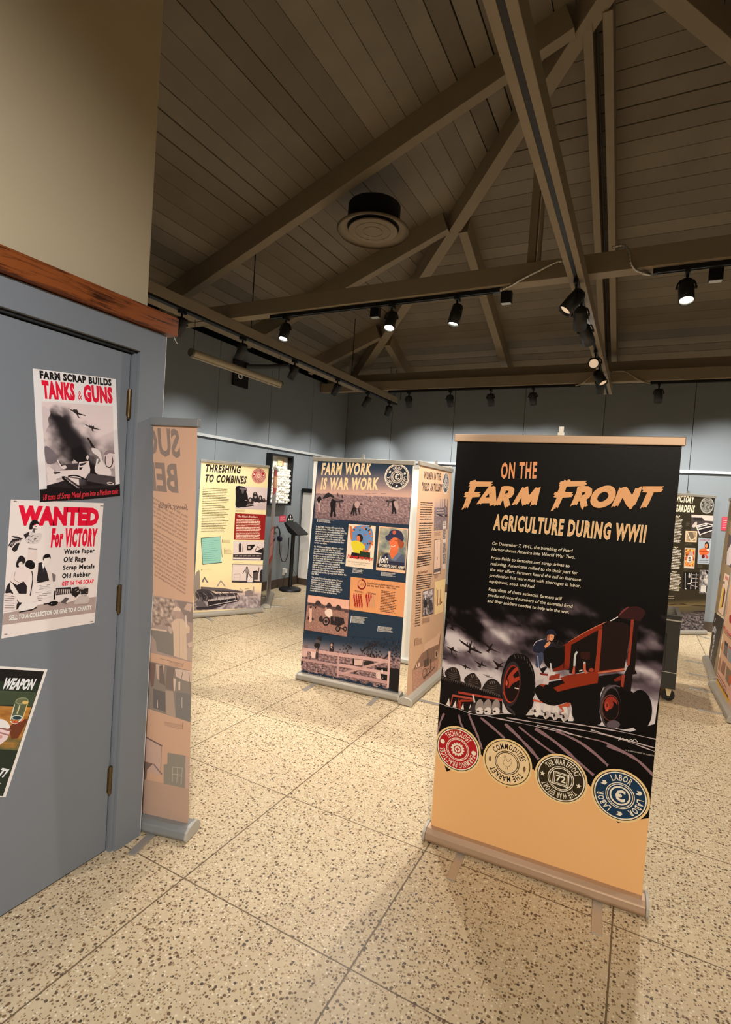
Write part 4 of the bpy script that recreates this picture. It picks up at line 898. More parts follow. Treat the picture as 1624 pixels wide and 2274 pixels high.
a.poly([(0, 1000), (60, 1010), (110, 1030), (40, 1110), (0, 1090)], (150, 56, 36))
a.stroke([(412, 860), (420, 740), (445, 685)], 24, (196, 200, 196), 3); a.poly([(382, 950), (400, 865), (420, 865), (418, 950)], (198, 84, 58)); a.stroke([(535, 820), (536, 900), (560, 945)], 30, (196, 100, 76), 3); a.stroke([(505, 800), (570, 772)], 18, (44, 36, 34)); a.ell(533, 820, 14, 16, (190, 186, 180)); a.ell(615, 905, 30, 22, (170, 66, 44)); a.stroke([(468, 918), (510, 905)], 14, (210, 200, 190))
a.fr(*FB)
a.blob([(1365, 690), (1380, 630), (1415, 580), (1470, 562), (1540, 550), (1600, 600), (1640, 640), (1640, 760), (1560, 740), (1440, 720), (1400, 720)], (36, 38, 56)); a.stroke([(1372, 640), (1415, 580), (1530, 548)], 7, (206, 196, 206), 3, True); a.poly([(1410, 740), (1480, 712), (1515, 760), (1452, 905), (1475, 925), (1440, 945), (1398, 880)], (66, 72, 98)); a.stroke([(1425, 760), (1440, 900)], 14, (138, 144, 170), 2)
a.poly([(1455, 920), (1530, 890), (1545, 905), (1480, 1000), (1452, 985)], (26, 20, 22)); a.poly([(1390, 930), (1440, 900), (1500, 1010), (1580, 960), (1560, 1120), (1400, 1110)], (206, 192, 192)); a.poly([(1420, 1060), (1500, 1050), (1490, 1110), (1400, 1105)], (186, 176, 180))
a.blob([(1500, 720), (1560, 660), (1700, 640), (1760, 720), (1740, 860), (1600, 920), (1520, 860)], BL); a.stroke([(1585, 850), (1600, 975)], 18, (206, 200, 196)); a.poly([(1560, 960), (1640, 960), (1640, 1000), (1560, 1000)], (214, 206, 202)); a.poly([(1450, 970), (1560, 985), (1550, 1010), (1460, 995)], (128, 40, 36))
a.fr(*FC)
a.ell(205, 592, 78, 44, (44, 38, 38), 28, 0.25, inner=0.84); a.stroke([(205, 592), (222, 552)], 9, (60, 54, 52)); a.stroke([(205, 592), (195, 632)], 9, (40, 34, 34))
a.poly([(98, 470), (172, 482), (165, 530), (140, 558), (112, 545), (95, 510)], (226, 154, 112)); a.poly([(100, 475), (118, 480), (110, 550), (80, 560), (84, 500)], (170, 104, 76)); a.blob([(78, 480), (84, 435), (120, 415), (165, 425), (184, 455), (204, 486), (176, 490), (140, 478), (100, 482)], (34, 36, 52)); a.poly([(50, 625), (75, 580), (112, 560), (130, 578), (108, 612), (66, 640)], (220, 146, 104)); a.stroke([(130, 505), (160, 512)], 6, (90, 50, 40))
# orange foot of the sheet and the four emblems
a.fr(*FD)
a.poly([(-30, 200), (85, 200), (160, 400), (390, 285), (560, 505), (735, 380), (920, 600), (1104, 480), (1300, 740), (1560, 700), (1600, 1240), (-120, 1240)], (236, 184, 126))
HALO = (246, 206, 148); CRM = (238, 226, 206)
def at_px(cx, cy, ex): c = a.P((cx, cy)); e = a.P((cx + ex, cy)); return c[0], c[1], math.hypot(e[0] - c[0], e[1] - c[1])
u, v, r = at_px(232, 250, 152); badge(a, u, v, r, (176, 32, 38), CRM, (20, 18, 18), HALO, (('TECHNOLOGY', 139, 41), ('FARMING PRACTICES', -8, -172)), c_gear(CRM, (176, 32, 38)))
a.disc(u - r * 0.68, v + r * 0.18, r * 0.10, CRM, 14); a.disc(u + r * 0.70, v + r * 0.02, r * 0.10, CRM, 14)
u, v, r = at_px(562, 340, 164); badge(a, u, v, r, (244, 208, 164), (24, 20, 18), (24, 20, 18), HALO, (('COMMODITIES', 148, 20), ('THE MARKET', -28, -152)), c_hen((24, 20, 18)))
for s in (-1, 1): a.polyuv([(u + s * r * 0.70 + x * r, v + (-0.02 if s < 0 else -0.08) * r + y * r) for x, y in ((0, -.13), (.05, -.04), (.05, .06), (0, .14), (-.05, .06), (-.05, -.04))], (120, 92, 62))
u, v, r = at_px(920, 446, 176); badge(a, u, v, r, (52, 44, 28), CRM, (20, 18, 16), HALO, (('THE WAR EFFORT', 146, 24), ('THE WAR EFFORT', -34, -156)), c_stamp(CRM, (52, 44, 28))); star(a, u - r * 0.70, v + r * 0.03, r * 0.11, CRM); star(a, u + r * 0.68, v - r * 0.10, r * 0.11, CRM)
u, v, r = at_px(1315, 558, 196); badge(a, u, v, r, (28, 56, 84), CRM, (20, 18, 18), HALO, LABOR3, c_labor(CRM, (28, 56, 84)))
for an in (148, 25, -88): a.polyuv([(u + r * (0.68 * math.cos(math.radians(an)) + x), v + r * (0.68 * math.sin(math.radians(an)) + y)) for x, y in ((-.11, -.07), (.04, -.09), (.11, 0), (.05, .08), (-.08, .06), (-.03, 0))], CRM)
a.stroke([(1305, 190), (1320, 165), (1312, 185), (1335, 175), (1345, 185), (1365, 182), (1372, 200), (1385, 182), (1400, 190), (1415, 180), (1432, 200)], 4, (226, 220, 214), 3)
a.text('U. S. DEPARTMENT OF AGRICULTURE', (1350, 258), (1580, 303), (1351, 250), (214, 206, 198), 0.0)
# lettering
a.fr(*FE)
a.text('ON THE', (652, 300), (1122, 296), (676, 110), (232, 158, 110), 0.035, 0.14, 0.1)
for pts in ([(262, 345), (300, 330), (330, 322), (345, 343), (560, 347), (525, 370), (558, 380), (520, 408), (338, 410), (315, 478), (402, 480), (372, 502), (398, 512), (378, 543), (290, 548), (252, 640), (228, 690), (212, 672), (200, 692), (186, 680), (172, 702), (150, 706), (182, 640), (206, 572), (212, 548), (178, 543), (200, 520), (185, 510), (205, 478), (238, 478), (262, 408), (240, 405), (262, 385), (250, 372)],
            [(500, 412), (520, 396), (540, 410), (562, 402), (588, 412), (596, 555), (604, 640), (575, 660), (560, 642), (545, 652), (530, 645), (515, 668), (510, 622), (412, 622), (395, 640), (380, 625), (365, 640), (350, 632), (333, 650), (420, 520)],
            [(665, 412), (700, 402), (760, 402), (805, 410), (832, 442), (826, 500), (795, 545), (758, 562), (772, 620), (782, 655), (762, 652), (745, 672), (735, 662), (722, 690), (700, 660), (690, 592), (672, 592), (650, 650), (630, 640), (610, 655), (598, 640), (578, 658), (640, 500)],
            [(935, 415), (962, 428), (980, 410), (1008, 405), (1018, 525), (1105, 420), (1135, 428), (1170, 410), (1135, 560), (1112, 648), (1090, 638), (1070, 652), (1055, 642), (1032, 665), (1055, 585), (1008, 640), (990, 632), (970, 648), (955, 640), (935, 662), (918, 600), (925, 545), (885, 610), (858, 645), (838, 635), (820, 646), (795, 648), (870, 520)]):
    a.poly(pts, OR)
a.poly([(505, 500), (508, 548), (455, 550)], BK); a.poly([(722, 460), (755, 464), (746, 490), (708, 506)], BK)
for p in ((540, 372), (525, 392), (515, 500), (690, 435), (700, 545), (385, 530), (1080, 640), (545, 648), (200, 665)): a.stroke([p, (p[0] + 26, p[1] - 12)], 6, BK, taper=True)
a.fr(*FF)
for pts in ([(150, 345), (185, 338), (200, 322), (230, 335), (245, 320), (270, 318), (278, 338), (495, 335), (465, 355), (490, 375), (455, 402), (225, 410), (205, 478), (310, 480), (290, 500), (312, 515), (290, 545), (175, 552), (140, 630), (110, 690), (95, 675), (80, 695), (66, 690), (55, 715), (20, 725), (60, 640), (100, 552), (55, 545), (78, 520), (60, 510), (78, 478), (110, 478), (140, 408), (125, 400), (140, 380), (128, 368)],
            [(370, 412), (430, 400), (510, 405), (555, 440), (550, 510), (515, 555), (482, 575), (490, 620), (500, 655), (470, 668), (455, 662), (430, 708), (410, 680), (395, 602), (382, 595), (355, 650), (335, 640), (318, 652), (300, 648), (268, 670), (310, 580), (355, 470), (360, 430)],
            [(905, 420), (925, 432), (955, 415), (1000, 412), (1070, 520), (1110, 430), (1150, 432), (1165, 412), (1200, 405), (1165, 520), (1110, 640), (1080, 660), (1065, 690), (1040, 705), (1020, 670), (1000, 660), (945, 552), (915, 610), (885, 665), (865, 652), (845, 668), (825, 660), (795, 682), (850, 560)],
            [(1210, 405), (1480, 405), (1455, 425), (1465, 450), (1440, 480), (1345, 485), (1290, 610), (1250, 680), (1230, 668), (1212, 682), (1195, 675), (1165, 698), (1215, 590), (1262, 487), (1195, 480), (1215, 455), (1195, 445)]):
    a.poly(pts, OR)
a.blob([(530, 600), (560, 500), (620, 440), (720, 400), (810, 405), (855, 460), (850, 540), (810, 610), (740, 660), (650, 685), (570, 665)], OR); a.blob([(620, 570), (640, 520), (690, 482), (740, 480), (765, 520), (745, 565), (690, 600), (640, 600)], BK)
a.poly([(430, 480), (467, 482), (455, 510), (415, 526)], BK)
for p in ((390, 435), (400, 550), (720, 430), (760, 440), (790, 462), (300, 530), (450, 395), (880, 650), (1060, 680), (1440, 440), (1200, 665), (80, 680)): a.stroke([p, (p[0] + 24, p[1] - 10)], 6, BK, taper=True)
a.fr(); L_, R_, T_ = (1097.2, 1174.5), (1435.6, 1203.2), (1102.6, 1143.8)
a.text('AGRICULTURE DURING WWII', L_, R_, T_, (250, 222, 184), 0.046, 0.12, 0.09); a.text('AGRICULTURE DURING WWII', L_, R_, T_, (238, 184, 130), 0.024, 0.12, 0.09)
a.fr(1060, 1190, 0.153941); IV = (240, 226, 202)
a.para(['On December 7, 1941, the bombing of Pearl', 'Harbor thrust America into World War Two.'], (215, 126), (208, 209), (222, 82), (1375, 238), 0, IV, 0.008, 0.2)
a.para(['From fields to factories and scrap drives to', 'rationing, Americans rallied to do their part for', 'the war effort. Farmers heard the call to increase', 'production but were met with shortages in labor,', 'equipment, seed, and fuel.'], (200, 332), (172, 668), (206, 288), (1495, 652), 2, IV, 0.008, 0.2)
a.para(['Regardless of these setbacks, farmers still', 'produced record numbers of the essential food', 'and fiber soldiers needed to help win the war.'], (162, 784), (150, 950), (168, 740), (1375, 1036), 1, IV, 0.008, 0.2)
finish(o, a, M_GLOSS, (40, 38, 36), BK)
# ------------------------------------------------------------------ blue banner: Farm Work is War Work
FM1 = (660, 1000, 0.184729); FM2 = (640, 1280, 0.197044)
o, a = banner('dark blue banner headed Farm Work is War Work', (-2.609, 3.906), (-1.659, 3.996), .031, 2.0, k=1.0)
NV = (34, 50, 68); CR = (250, 214, 164); WH = (236, 228, 214); DK = (30, 24, 26)
a.fr(*FM1)
def mapq(pts1, pts2): return [tuple(FM1[k] + p[k] * FM1[2] for k in (0, 1)) for p in pts1] + [tuple(FM2[k] + p[k] * FM2[2] for k in (0, 1)) for p in pts2]
a.fr(); a.poly(mapq([(248, 126), (1396, 148)], [(1246, 1332), (115, 1088)]), NV)
a.fr(*FM1)
a.patch([(247, 128), (1396, 150), (1340, 893), (207, 815)], 90, 70, lambda u, v: mixc(mixc((40, 56, 74), (128, 112, 116), ss(0.05, 0.35, v)), (214, 170, 152), ss(0.3, 0.55, v)) if v < 0.565 + 0.01 * fbm(u * 9, 0, 1) else mixc((104, 82, 86), (192, 156, 150), 0.5 + 0.95 * fbm(u * 60, v * 75, 2) - 0.25 * ss(0.8, 1, v)))
for x in (820, 900, 1010): a.stroke([(x, 522), (x + 60, 518)], 8, (150, 122, 122), jag=0.5)
def stooper(x, y, s, fl=1, c=DK):
    q = lambda l: [(x + fl * px * s, y + py * s) for px, py in l]
    a.blob(q([(-30, -60), (0, -95), (50, -85), (90, -60), (70, -40), (30, -45), (25, 0), (20, 60), (28, 118), (5, 120), (-6, 60), (-18, 120), (-40, 118), (-34, 40), (-40, -20)]), c, 3)
    a.blob(q([(78, -75), (108, -68), (112, -48), (90, -42), (76, -55)]), (60, 48, 50), 3); a.stroke(q([(60, -60), (70, -20), (75, 20)]), 14 * s, (70, 56, 58)); a.blob(q([(-10, -88), (40, -90), (80, -66), (30, -58)]), (112, 92, 90), 3)
stooper(440, 670, 1.05); stooper(700, 690, 0.75, 1, (44, 34, 36)); stooper(1160, 660, 0.85, -1)
a.blob([(690, 640), (715, 612), (745, 620), (752, 655), (735, 690), (705, 690)], (196, 160, 150), 3); a.poly([(640, 770), (665, 690), (690, 690), (660, 772)], DK); a.poly([(745, 690), (765, 770), (745, 772), (728, 700)], (60, 48, 48)); a.blob([(1160, 620), (1200, 615), (1222, 680), (1210, 720), (1180, 690)], (190, 160, 152), 3)
a.blob([(235, 590), (265, 555), (292, 570), (290, 620), (262, 640), (240, 625)], DK, 3); a.poly([(240, 600), (262, 650), (285, 600), (292, 606), (272, 660), (275, 720), (255, 722), (256, 662), (234, 612)], (206, 176, 168))
a.poly([(300, 580), (350, 520), (380, 508), (410, 525), (450, 560), (440, 572), (400, 560), (330, 580)], (46, 36, 38)); a.blob([(535, 545), (548, 535), (556, 560), (550, 585), (538, 570)], (70, 56, 58), 3); a.stroke([(490, 515), (490, 558)], 12, (80, 64, 66))
a.text('FARM WORK', (288, 290), (890, 290), (324, 160), CR, 0.044, 0.24, 0.09); a.text('IS WAR WORK', (280, 466), (972, 470), (306, 338), CR, 0.044, 0.24, 0.09)
c0 = a.P((1200, 318)); e0 = a.P((1350, 318)); r0 = math.hypot(e0[0] - c0[0], e0[1] - c0[1])
badge(a, c0[0], c0[1], r0, (36, 44, 54), (244, 226, 206), (30, 36, 46), (244, 226, 206), LABOR3, c_labor((244, 226, 206), (36, 44, 54)))
for an in (148, 25, -88): a.polyuv([(c0[0] + r0 * (0.68 * math.cos(math.radians(an)) + x), c0[1] + r0 * (0.68 * math.sin(math.radians(an)) + y)) for x, y in ((-.11, -.07), (.04, -.09), (.11, 0), (.05, .08), (-.08, .06), (-.03, 0))], (244, 226, 206))
def bracket(x, y, h, w, n, c=WH, up=True, th=0.4):
    a.stroke([(x, y), (x - h * 0.09, y + h)], 5 if h < 60 else 8, c); a.greek((x + w * 0.05, y + h / n * 0.6), (x + w * 0.05 - h * 0.08, y + h * 0.95), (x + w, y + h / n * 0.6 + w * 0.09), n, c, th, 0.35)
bracket(250, 822, 40, 200, 4)
a.para(['In the 1940s, farming still required a lot', 'of manual labor. When the United States', 'entered the war, more able-bodied men left', 'the farm to join the military or to higher', 'paid industrial jobs. This caused a major', 'labor shortage across the country at a time', 'when the US needed more food and fiber', 'for the war effort.'], (228, 926), (210, 1118), (230, 906), (560, 950), 0, WH, 0.016)
a.para(['By 1942, farmers faced a dilemma, reduce', 'acreage to plant only what they could', 'harvest or find more workers. In response,', 'the government developed the Crop Corps', 'program to recruit and organize civilians to', 'work on farms and ranches. It established', "the Women's Land Army, promoted civilians", 'to volunteer with harvesting, imported', 'migrant workers, and used Prisoners of', 'War to fill the void. Some farmers received a', 'deferment from enlisting because the need to', 'produce food and fiber proved more vital for the', 'war effort.'], (206, 1164), (176, 1492), (208, 1144), (592, 1508), 11, WH, 0.016)
# small printed posters on the banner
a.poly([(622, 884), (948, 910), (912, 1432), (582, 1392)], (240, 216, 188))
a.poly([(632, 900), (936, 925), (915, 1240), (880, 1300), (640, 1290), (612, 1180)], (240, 216, 188)); a.blob([(655, 960), (740, 905), (880, 920), (915, 1040), (880, 1180), (800, 1210), (700, 1160), (650, 1060)], (104, 140, 186), 4)
for i in range(26):
    x, y = 700 + a.rnd.uniform(-40, 210), 925 + a.rnd.uniform(-15, 60)
    if i > 12: x, y = 860 + a.rnd.uniform(-60, 50), 960 + a.rnd.uniform(0, 220)
    a.ell(x, y, a.rnd.uniform(10, 20), a.rnd.uniform(7, 13), a.rnd.choice([(38, 52, 34), (46, 64, 40), (214, 92, 46), (228, 120, 60)]), 8, a.rnd.uniform(0, 3))
a.poly([(632, 905), (660, 915), (668, 1060), (650, 1090), (636, 1000)], (206, 112, 64)); a.blob([(722, 1020), (760, 1005), (792, 1040), (785, 1090), (750, 1105), (722, 1080)], (44, 28, 26), 3); a.blob([(722, 1030), (750, 1030), (760, 1075), (745, 1100), (722, 1080)], (226, 120, 70), 3)
a.blob([(650, 1110), (690, 1085), (760, 1100), (820, 1160), (800, 1220), (760, 1240), (690, 1230), (668, 1180)], (226, 206, 52), 3); a.poly([(790, 1190), (850, 1200), (905, 1080), (915, 1100), (850, 1232), (790, 1226)], (214, 116, 66)); a.poly([(660, 1226), (760, 1240), (740, 1310), (640, 1290)], (30, 26, 34)); a.poly([(760, 1210), (880, 1230), (880, 1310), (740, 1300)], (40, 54, 36))
a.text('Harvest war crops', (604, 1290), (906, 1326), (610, 1246), (206, 46, 34), 0.03, 0.25); a.text("THE WOMEN'S LAND ARMY", (606, 1340), (880, 1372), (607, 1326), (96, 84, 72), 0.0); a.text('OF THE U.S. CROP CORPS', (650, 1368), (830, 1388), (651, 1358), (96, 84, 72), 0.0)
a.poly([(988, 912), (1338, 942), (1302, 1480), (950, 1438)], (240, 190, 150)); a.patch([(998, 925), (1328, 953), (1298, 1440), (964, 1400)], 26, 30, lambda u, v: mixc((116, 124, 120), (206, 190, 156), 0.5 + 0.9 * fbm(u * 3 + v * 2, v * 7 - u * 2, 5)) if v < 0.62 else mixc((96, 92, 74), (150, 132, 98), 0.5 + fbm(u * 9, v * 30, 6)))
a.blob([(1130, 1180), (1215, 1180), (1210, 1240), (1250, 1280), (1180, 1330), (1120, 1260)], (226, 110, 62), 3); a.blob([(1112, 1060), (1160, 1030), (1220, 1040), (1238, 1110), (1215, 1180), (1160, 1205), (1125, 1165)], (236, 116, 70), 4); a.blob([(1210, 1060), (1262, 1080), (1290, 1120), (1265, 1175), (1225, 1160)], (160, 80, 50), 4)
a.blob([(1062, 1035), (1100, 1010), (1120, 970), (1180, 955), (1250, 975), (1284, 1050), (1270, 1095), (1220, 1060), (1160, 1050), (1110, 1088), (1070, 1070)], (52, 52, 78), 4); a.blob([(1150, 975), (1185, 965), (1190, 1000), (1160, 1010)], (206, 96, 66), 3); a.stroke([(1130, 1150), (1160, 1158), (1185, 1140)], 8, (250, 226, 206), 3); a.stroke([(1120, 1090), (1150, 1088)], 6, (110, 50, 40)); a.stroke([(1175, 1082), (1205, 1085)], 6, (110, 50, 40))
a.poly([(1090, 1230), (1140, 1320), (1210, 1230), (1290, 1260), (1300, 1350), (1290, 1440), (960, 1405), (1000, 1300), (1050, 1240)], (84, 92, 112)); a.poly([(1210, 1230), (1262, 1245), (1180, 1330), (1140, 1320)], (110, 120, 142)); a.poly([(1000, 1320), (1060, 1240), (1090, 1240), (1110, 1330), (1290, 1350), (1285, 1440), (960, 1400)], (44, 42, 62))
a.text('Join', (982, 1350), (1096, 1352), (1000, 1272), (240, 230, 214), 0.02, 0.35); a.poly([(966, 1358), (1302, 1400), (1298, 1445), (962, 1402)], (34, 32, 50)); a.text("WOMEN'S LAND ARMY", (985, 1394), (1294, 1428), (988, 1362), (240, 226, 204), 0.02); a.text('OF THE U. S. CROP CORPS', (1000, 1412), (1280, 1444), (1001, 1402), (214, 190, 166), 0.0)
bracket(678, 1418, 54, 150, 4); bracket(1018, 1462, 46, 175, 5)
a.fr(*FM2)
a.para(['The South Dakota Extension Service Director', 'supervised the farm labor programs. County', 'Extension agents set up Farm Labor Offices', 'where farmers could request additional labor.', 'Once the local labor supply was exhausted and', 'a need demonstrated, the Farm Labor Office', 'would send out workers to those farms.'], (266, 18), (248, 162), (268, 0), (616, 62), 0, WH, 0.016)
a.poly([(708, 5), (1328, 75), (1303, 462), (690, 372)], (226, 154, 102)); a.ell(832, 90, 50, 60, (126, 32, 34), 32, 0, -1.6, 2.9, inner=0.72); a.ell(832, 90, 50, 60, (206, 132, 90), 20, 0, 2.9, 4.68, inner=0.72); a.text('60%', (806, 100), (860, 104), (808, 78), (150, 70, 56), 0.01)
a.text('South Dakota farm workers who', (895, 84), (1258, 128), (898, 62), (66, 34, 34), 0.02); a.text('left the farm from 1940-1943.', (893, 110), (1224, 150), (896, 90), (66, 34, 34), 0.02)
for gx, rows, cols in ((745, 3, 4), (885, 3, 4)):
    for i in range(cols):
        for j in range(rows):
            x = gx + i * 26 + j * 6; y = 198 + i * 3 + j * 46; red = gx < 800 or (i + j * 0.7 < 2.2)
            if y > 330: continue
            cc = (164, 34, 34) if red else (206, 150, 110)
            a.ell(x, y, 7, 8, cc, 10); a.poly([(x - 9, y + 8), (x + 10, y + 10), (x + 7, y + 38), (x + 4, y + 66), (x - 2, y + 40), (x - 6, y + 66), (x - 9, y + 36)], cc)
a.greek((755, 162), (755, 172), (850, 178), 2, (120, 70, 50), 0.6); a.greek((900, 182), (900, 192), (995, 200), 2, (120, 70, 50), 0.6)
a.greek((1052, 165), (1036, 392), (1245, 190), 14, (86, 48, 40), 0.42, 0.2)
a.poly([(225, 203), (700, 264), (670, 686), (184, 602)], (52, 38, 40)); a.patch([(229, 208), (695, 268), (666, 680), (189, 598)], 60, 50, lambda u, v: (232, 176, 152) if v < 0.20 + 0.05 * u else (mixc((52, 40, 42), (120, 92, 88), 0.5 + fbm(u * 30, v * 30, 3)) if v < 0.29 + 0.05 * u + 0.03 * fbm(u * 12, 1, 3) else mixc((128, 92, 84), (196, 146, 126), 0.45 + 0.8 * fbm(u * 45, v * 55, 4))))
for x, y, w in ((340, 300, 36), (465, 325, 30), (570, 350, 34)): a.blob([(x - w, y + 22), (x - w * 0.6, y - 20), (x, y - 30), (x + w * 0.7, y - 12), (x + w, y + 22)], (64, 48, 48), 3)
a.poly([(240, 360), (258, 340), (272, 360), (268, 440), (272, 500), (250, 515), (236, 500), (244, 430)], (226, 180, 160)); a.ell(258, 346, 12, 14, (52, 38, 36), 12); a.poly([(295, 375), (312, 345), (322, 370), (318, 440), (322, 500), (300, 500)], (150, 114, 104)); a.ell(310, 350, 10, 12, (52, 38, 36), 12)
a.blob([(415, 400), (440, 370), (480, 365), (500, 400), (495, 460), (440, 450)], (236, 210, 192), 3); a.ell(430, 362, 14, 15, (196, 140, 116), 12); a.ell(432, 505, 42, 50, (34, 28, 30), 26, 0.2); a.ell(430, 505, 28, 34, (150, 116, 108), 22, 0.2); a.ell(430, 505, 16, 20, (44, 34, 34), 18)
a.poly([(480, 450), (560, 455), (630, 470), (640, 530), (580, 560), (480, 540)], (44, 34, 36)); a.ell(565, 588, 28, 34, (30, 24, 26), 22); a.ell(563, 588, 16, 20, (130, 104, 98), 18); a.ell(645, 590, 22, 28, (34, 28, 30), 20); a.ell(644, 590, 12, 16, (136, 110, 104), 16); a.stroke([(520, 440), (520, 500)], 14, (120, 94, 88)); a.stroke([(560, 560), (640, 600)], 12, (40, 32, 34)); a.poly([(350, 460), (390, 440), (400, 520), (350, 500)], (56, 44, 44))
a.ell(232, 470, 10, 18, (40, 32, 34), 12); a.ell(280, 480, 12, 20, (60, 48, 48), 12)
bracket(716, 445, 76, 185, 9); bracket(1018, 560, 58, 170, 6)
a.patch([(166, 636), (1287, 730), (1246, 1335), (116, 1090)], 100, 60, lambda u, v: mixc(NV, (150, 132, 136), ss(0.10, 0.42, v + 0.05 * (1 - u))) if v < 0.36 - 0.04 * u else (mixc((84, 66, 68), (196, 156, 152), 0.5 + 0.9 * fbm(u * 50, v * 34, 7)) if v < 0.90 + 0.05 * fbm(u * 20, 2, 1) else NV))
for cx, cy, w, h, n in ((660, 790, 70, 80, 60), (900, 810, 90, 90, 70), (1210, 860, 70, 130, 90), (930, 870, 110, 60, 60), (1050, 760, 180, 60, 50)):
    for _ in range(n):
        x, y = cx + a.rnd.gauss(0, w * 0.5), cy + a.rnd.gauss(0, h * 0.5); s_ = a.rnd.uniform(4, 13)
        a.poly([(x, y), (x + s_, y - s_ * 0.6), (x + s_ * 1.4, y + s_ * 0.5), (x + s_ * 0.3, y + s_)], a.rnd.choice([(26, 24, 28), (44, 40, 44), (70, 62, 66)]))
a.stroke([(820, 800), (840, 840), (900, 790), (960, 775), (1040, 720)], 18, (40, 36, 40), 3, True); a.stroke([(1000, 980), (1080, 930), (1140, 870)], 18, (40, 34, 38), 3)
a.poly([(1000, 1020), (1260, 1035), (1244, 1300), (1150, 1260), (1010, 1100)], (26, 20, 22)); a.blob([(860, 960), (930, 945), (980, 975), (930, 1010), (870, 1000)], (44, 36, 36), 3); a.poly([(740, 925), (850, 940), (840, 1000), (745, 995)], (214, 178, 166)); a.poly([(735, 925), (752, 925), (752, 995), (735, 1000)], DK)
for _ in range(120):
    x = a.rnd.uniform(150, 1130); y = 940 + (x - 150) * 0.20 + a.rnd.uniform(-10, 130); s_ = a.rnd.uniform(5, 16)
    a.poly([(x, y), (x + s_, y - 4), (x + s_ * 1.2, y + 4), (x + 3, y + 6)], a.rnd.choice([(40, 32, 34), (60, 48, 50), (206, 172, 166)]))
FN = (206, 164, 156)
a.poly([(140, 790), (560, 855), (1150, 935), (1150, 975), (560, 895), (138, 828)], FN); a.poly([(580, 975), (1155, 1072), (1150, 1108), (578, 1010)], FN); a.poly([(575, 1060), (1135, 1175), (1130, 1212), (572, 1100)], (190, 148, 144)); a.poly([(130, 910), (575, 985), (575, 1012), (128, 940)], (186, 146, 142)); a.stroke([(610, 1095), (860, 1020), (1110, 950)], 26, (196, 156, 148)); a.stroke([(575, 860), (568, 1130)], 20, (196, 156, 148)); a.stroke([(1150, 840), (1130, 1250)], 24, (214, 174, 166))
a.poly([(130, 820), (230, 830), (220, 900), (140, 900)], (214, 176, 166)); a.poly([(190, 760), (236, 762), (230, 795), (186, 792)], (120, 100, 100)); a.poly([(260, 840), (320, 850), (310, 915), (275, 915)], (230, 196, 184))
a.ell(362, 698, 24, 26, (36, 30, 32), 16); a.blob([(300, 760), (315, 715), (350, 710), (378, 740), (360, 790), (330, 800)], (84, 78, 82), 3); a.blob([(300, 770), (330, 745), (368, 760), (350, 815), (320, 800)], DK, 3); a.poly([(325, 800), (350, 800), (345, 920), (320, 925)], (60, 48, 48)); a.stroke([(330, 800), (335, 850)], 10, (214, 176, 162))
a.ell(502, 760, 20, 24, (40, 32, 34), 16); a.ell(498, 768, 12, 15, (206, 164, 146), 12); a.blob([(475, 790), (500, 782), (525, 800), (520, 838), (480, 830)], (44, 38, 42), 3); a.stroke([(490, 790), (506, 812)], 9, (214, 180, 170))
a.poly([(146, 930), (180, 960), (160, 1000), (135, 990)], DK); a.poly([(995, 1080), (1040, 1060), (1060, 1160), (1000, 1140)], (220, 188, 178)); a.poly([(1060, 1045), (1075, 1045), (1075, 1080), (1060, 1075)], WH)
finish(o, a, None, (214, 208, 198), (244, 240, 232))
# blank backs closing the blue banner's corner
o, a = banner('blank white banner back standing behind the dark blue banner', (-2.58, 4.98), (-1.66, 4.93), .03, 2.03, rail=(206, 204, 198))
a.fr(); a.polyuv([(0, 0), (a.w, 0), (a.w, a.h), (0, a.h)], (246, 243, 236)); finish(o, a, None, (240, 236, 228), (240, 236, 228))
# ------------------------------------------------------------------ tan banner at right angles to the blue one
FW1 = (920, 1010, 0.105505); FW2 = (900, 1240, 0.149477)
o, a = banner('narrow-looking tan banner headed Women in the Field Artillery, right of the dark blue banner', (-1.535, 3.971), (-1.557, 4.892), .074, 2.0, k=1.0)
TN = (208, 168, 136); BN = (58, 40, 34)
a.polyuv([(0, 0), (a.w, 0), (a.w, a.h), (0, a.h)], TN); a.fr(*FW1)
a.text('WOMEN IN THE', (205, 505), (558, 530), (215, 355), BN, 0.04, 0.2, 0.08); a.text('"FIELD ARTILLERY"', (158, 752), (600, 768), (165, 592), BN, 0.04, 0.2, 0.08)
c0 = a.P((668, 592)); e0 = a.P((668, 365)); r0 = math.hypot(e0[0] - c0[0], e0[1] - c0[1]); badge(a, c0[0], c0[1], r0, (66, 78, 92), (232, 214, 194), (44, 48, 56), (232, 214, 194), LABOR3, c_labor((232, 214, 194), (66, 78, 92)))
for p in (((135, 1010), (115, 1365), (400, 1028), 8), ((108, 1455), (80, 1980), (388, 1450), 11), ((82, 2050), (62, 2260), (362, 2022), 5)): a.greek(*p, BN, 0.42, 0.1)
a.patch([(425, 1110), (716, 1090), (700, 1565), (412, 1600)], 26, 36, lambda u, v: mixc((84, 72, 76), (170, 146, 142), 0.5 + 0.9 * fbm(u * 24, v * 40, 9))); a.patch([(430, 900), (722, 905), (716, 1100), (425, 1112)], 16, 14, lambda u, v: mixc(TN, (176, 150, 144), v + 0.4 * fbm(u * 14, v * 5, 3)))
for k in range(6): a.stroke([(470, 1140 + 28 * k), (620, 1132 + 28 * k)], 8, (216, 196, 190) if k % 2 else (50, 42, 46))
for x in (560, 600, 650, 700): a.stroke([(x, 930), (x - 4, 1120)], 12, (110, 92, 92), jag=0.4)
a.ell(665, 1180, 26, 110, (84, 72, 74), 20, inner=0.8); a.blob([(470, 1250), (560, 1260), (610, 1300), (540, 1290)], (40, 34, 36)); a.poly([(650, 1260), (700, 1250), (698, 1300), (650, 1300)], (52, 44, 46))
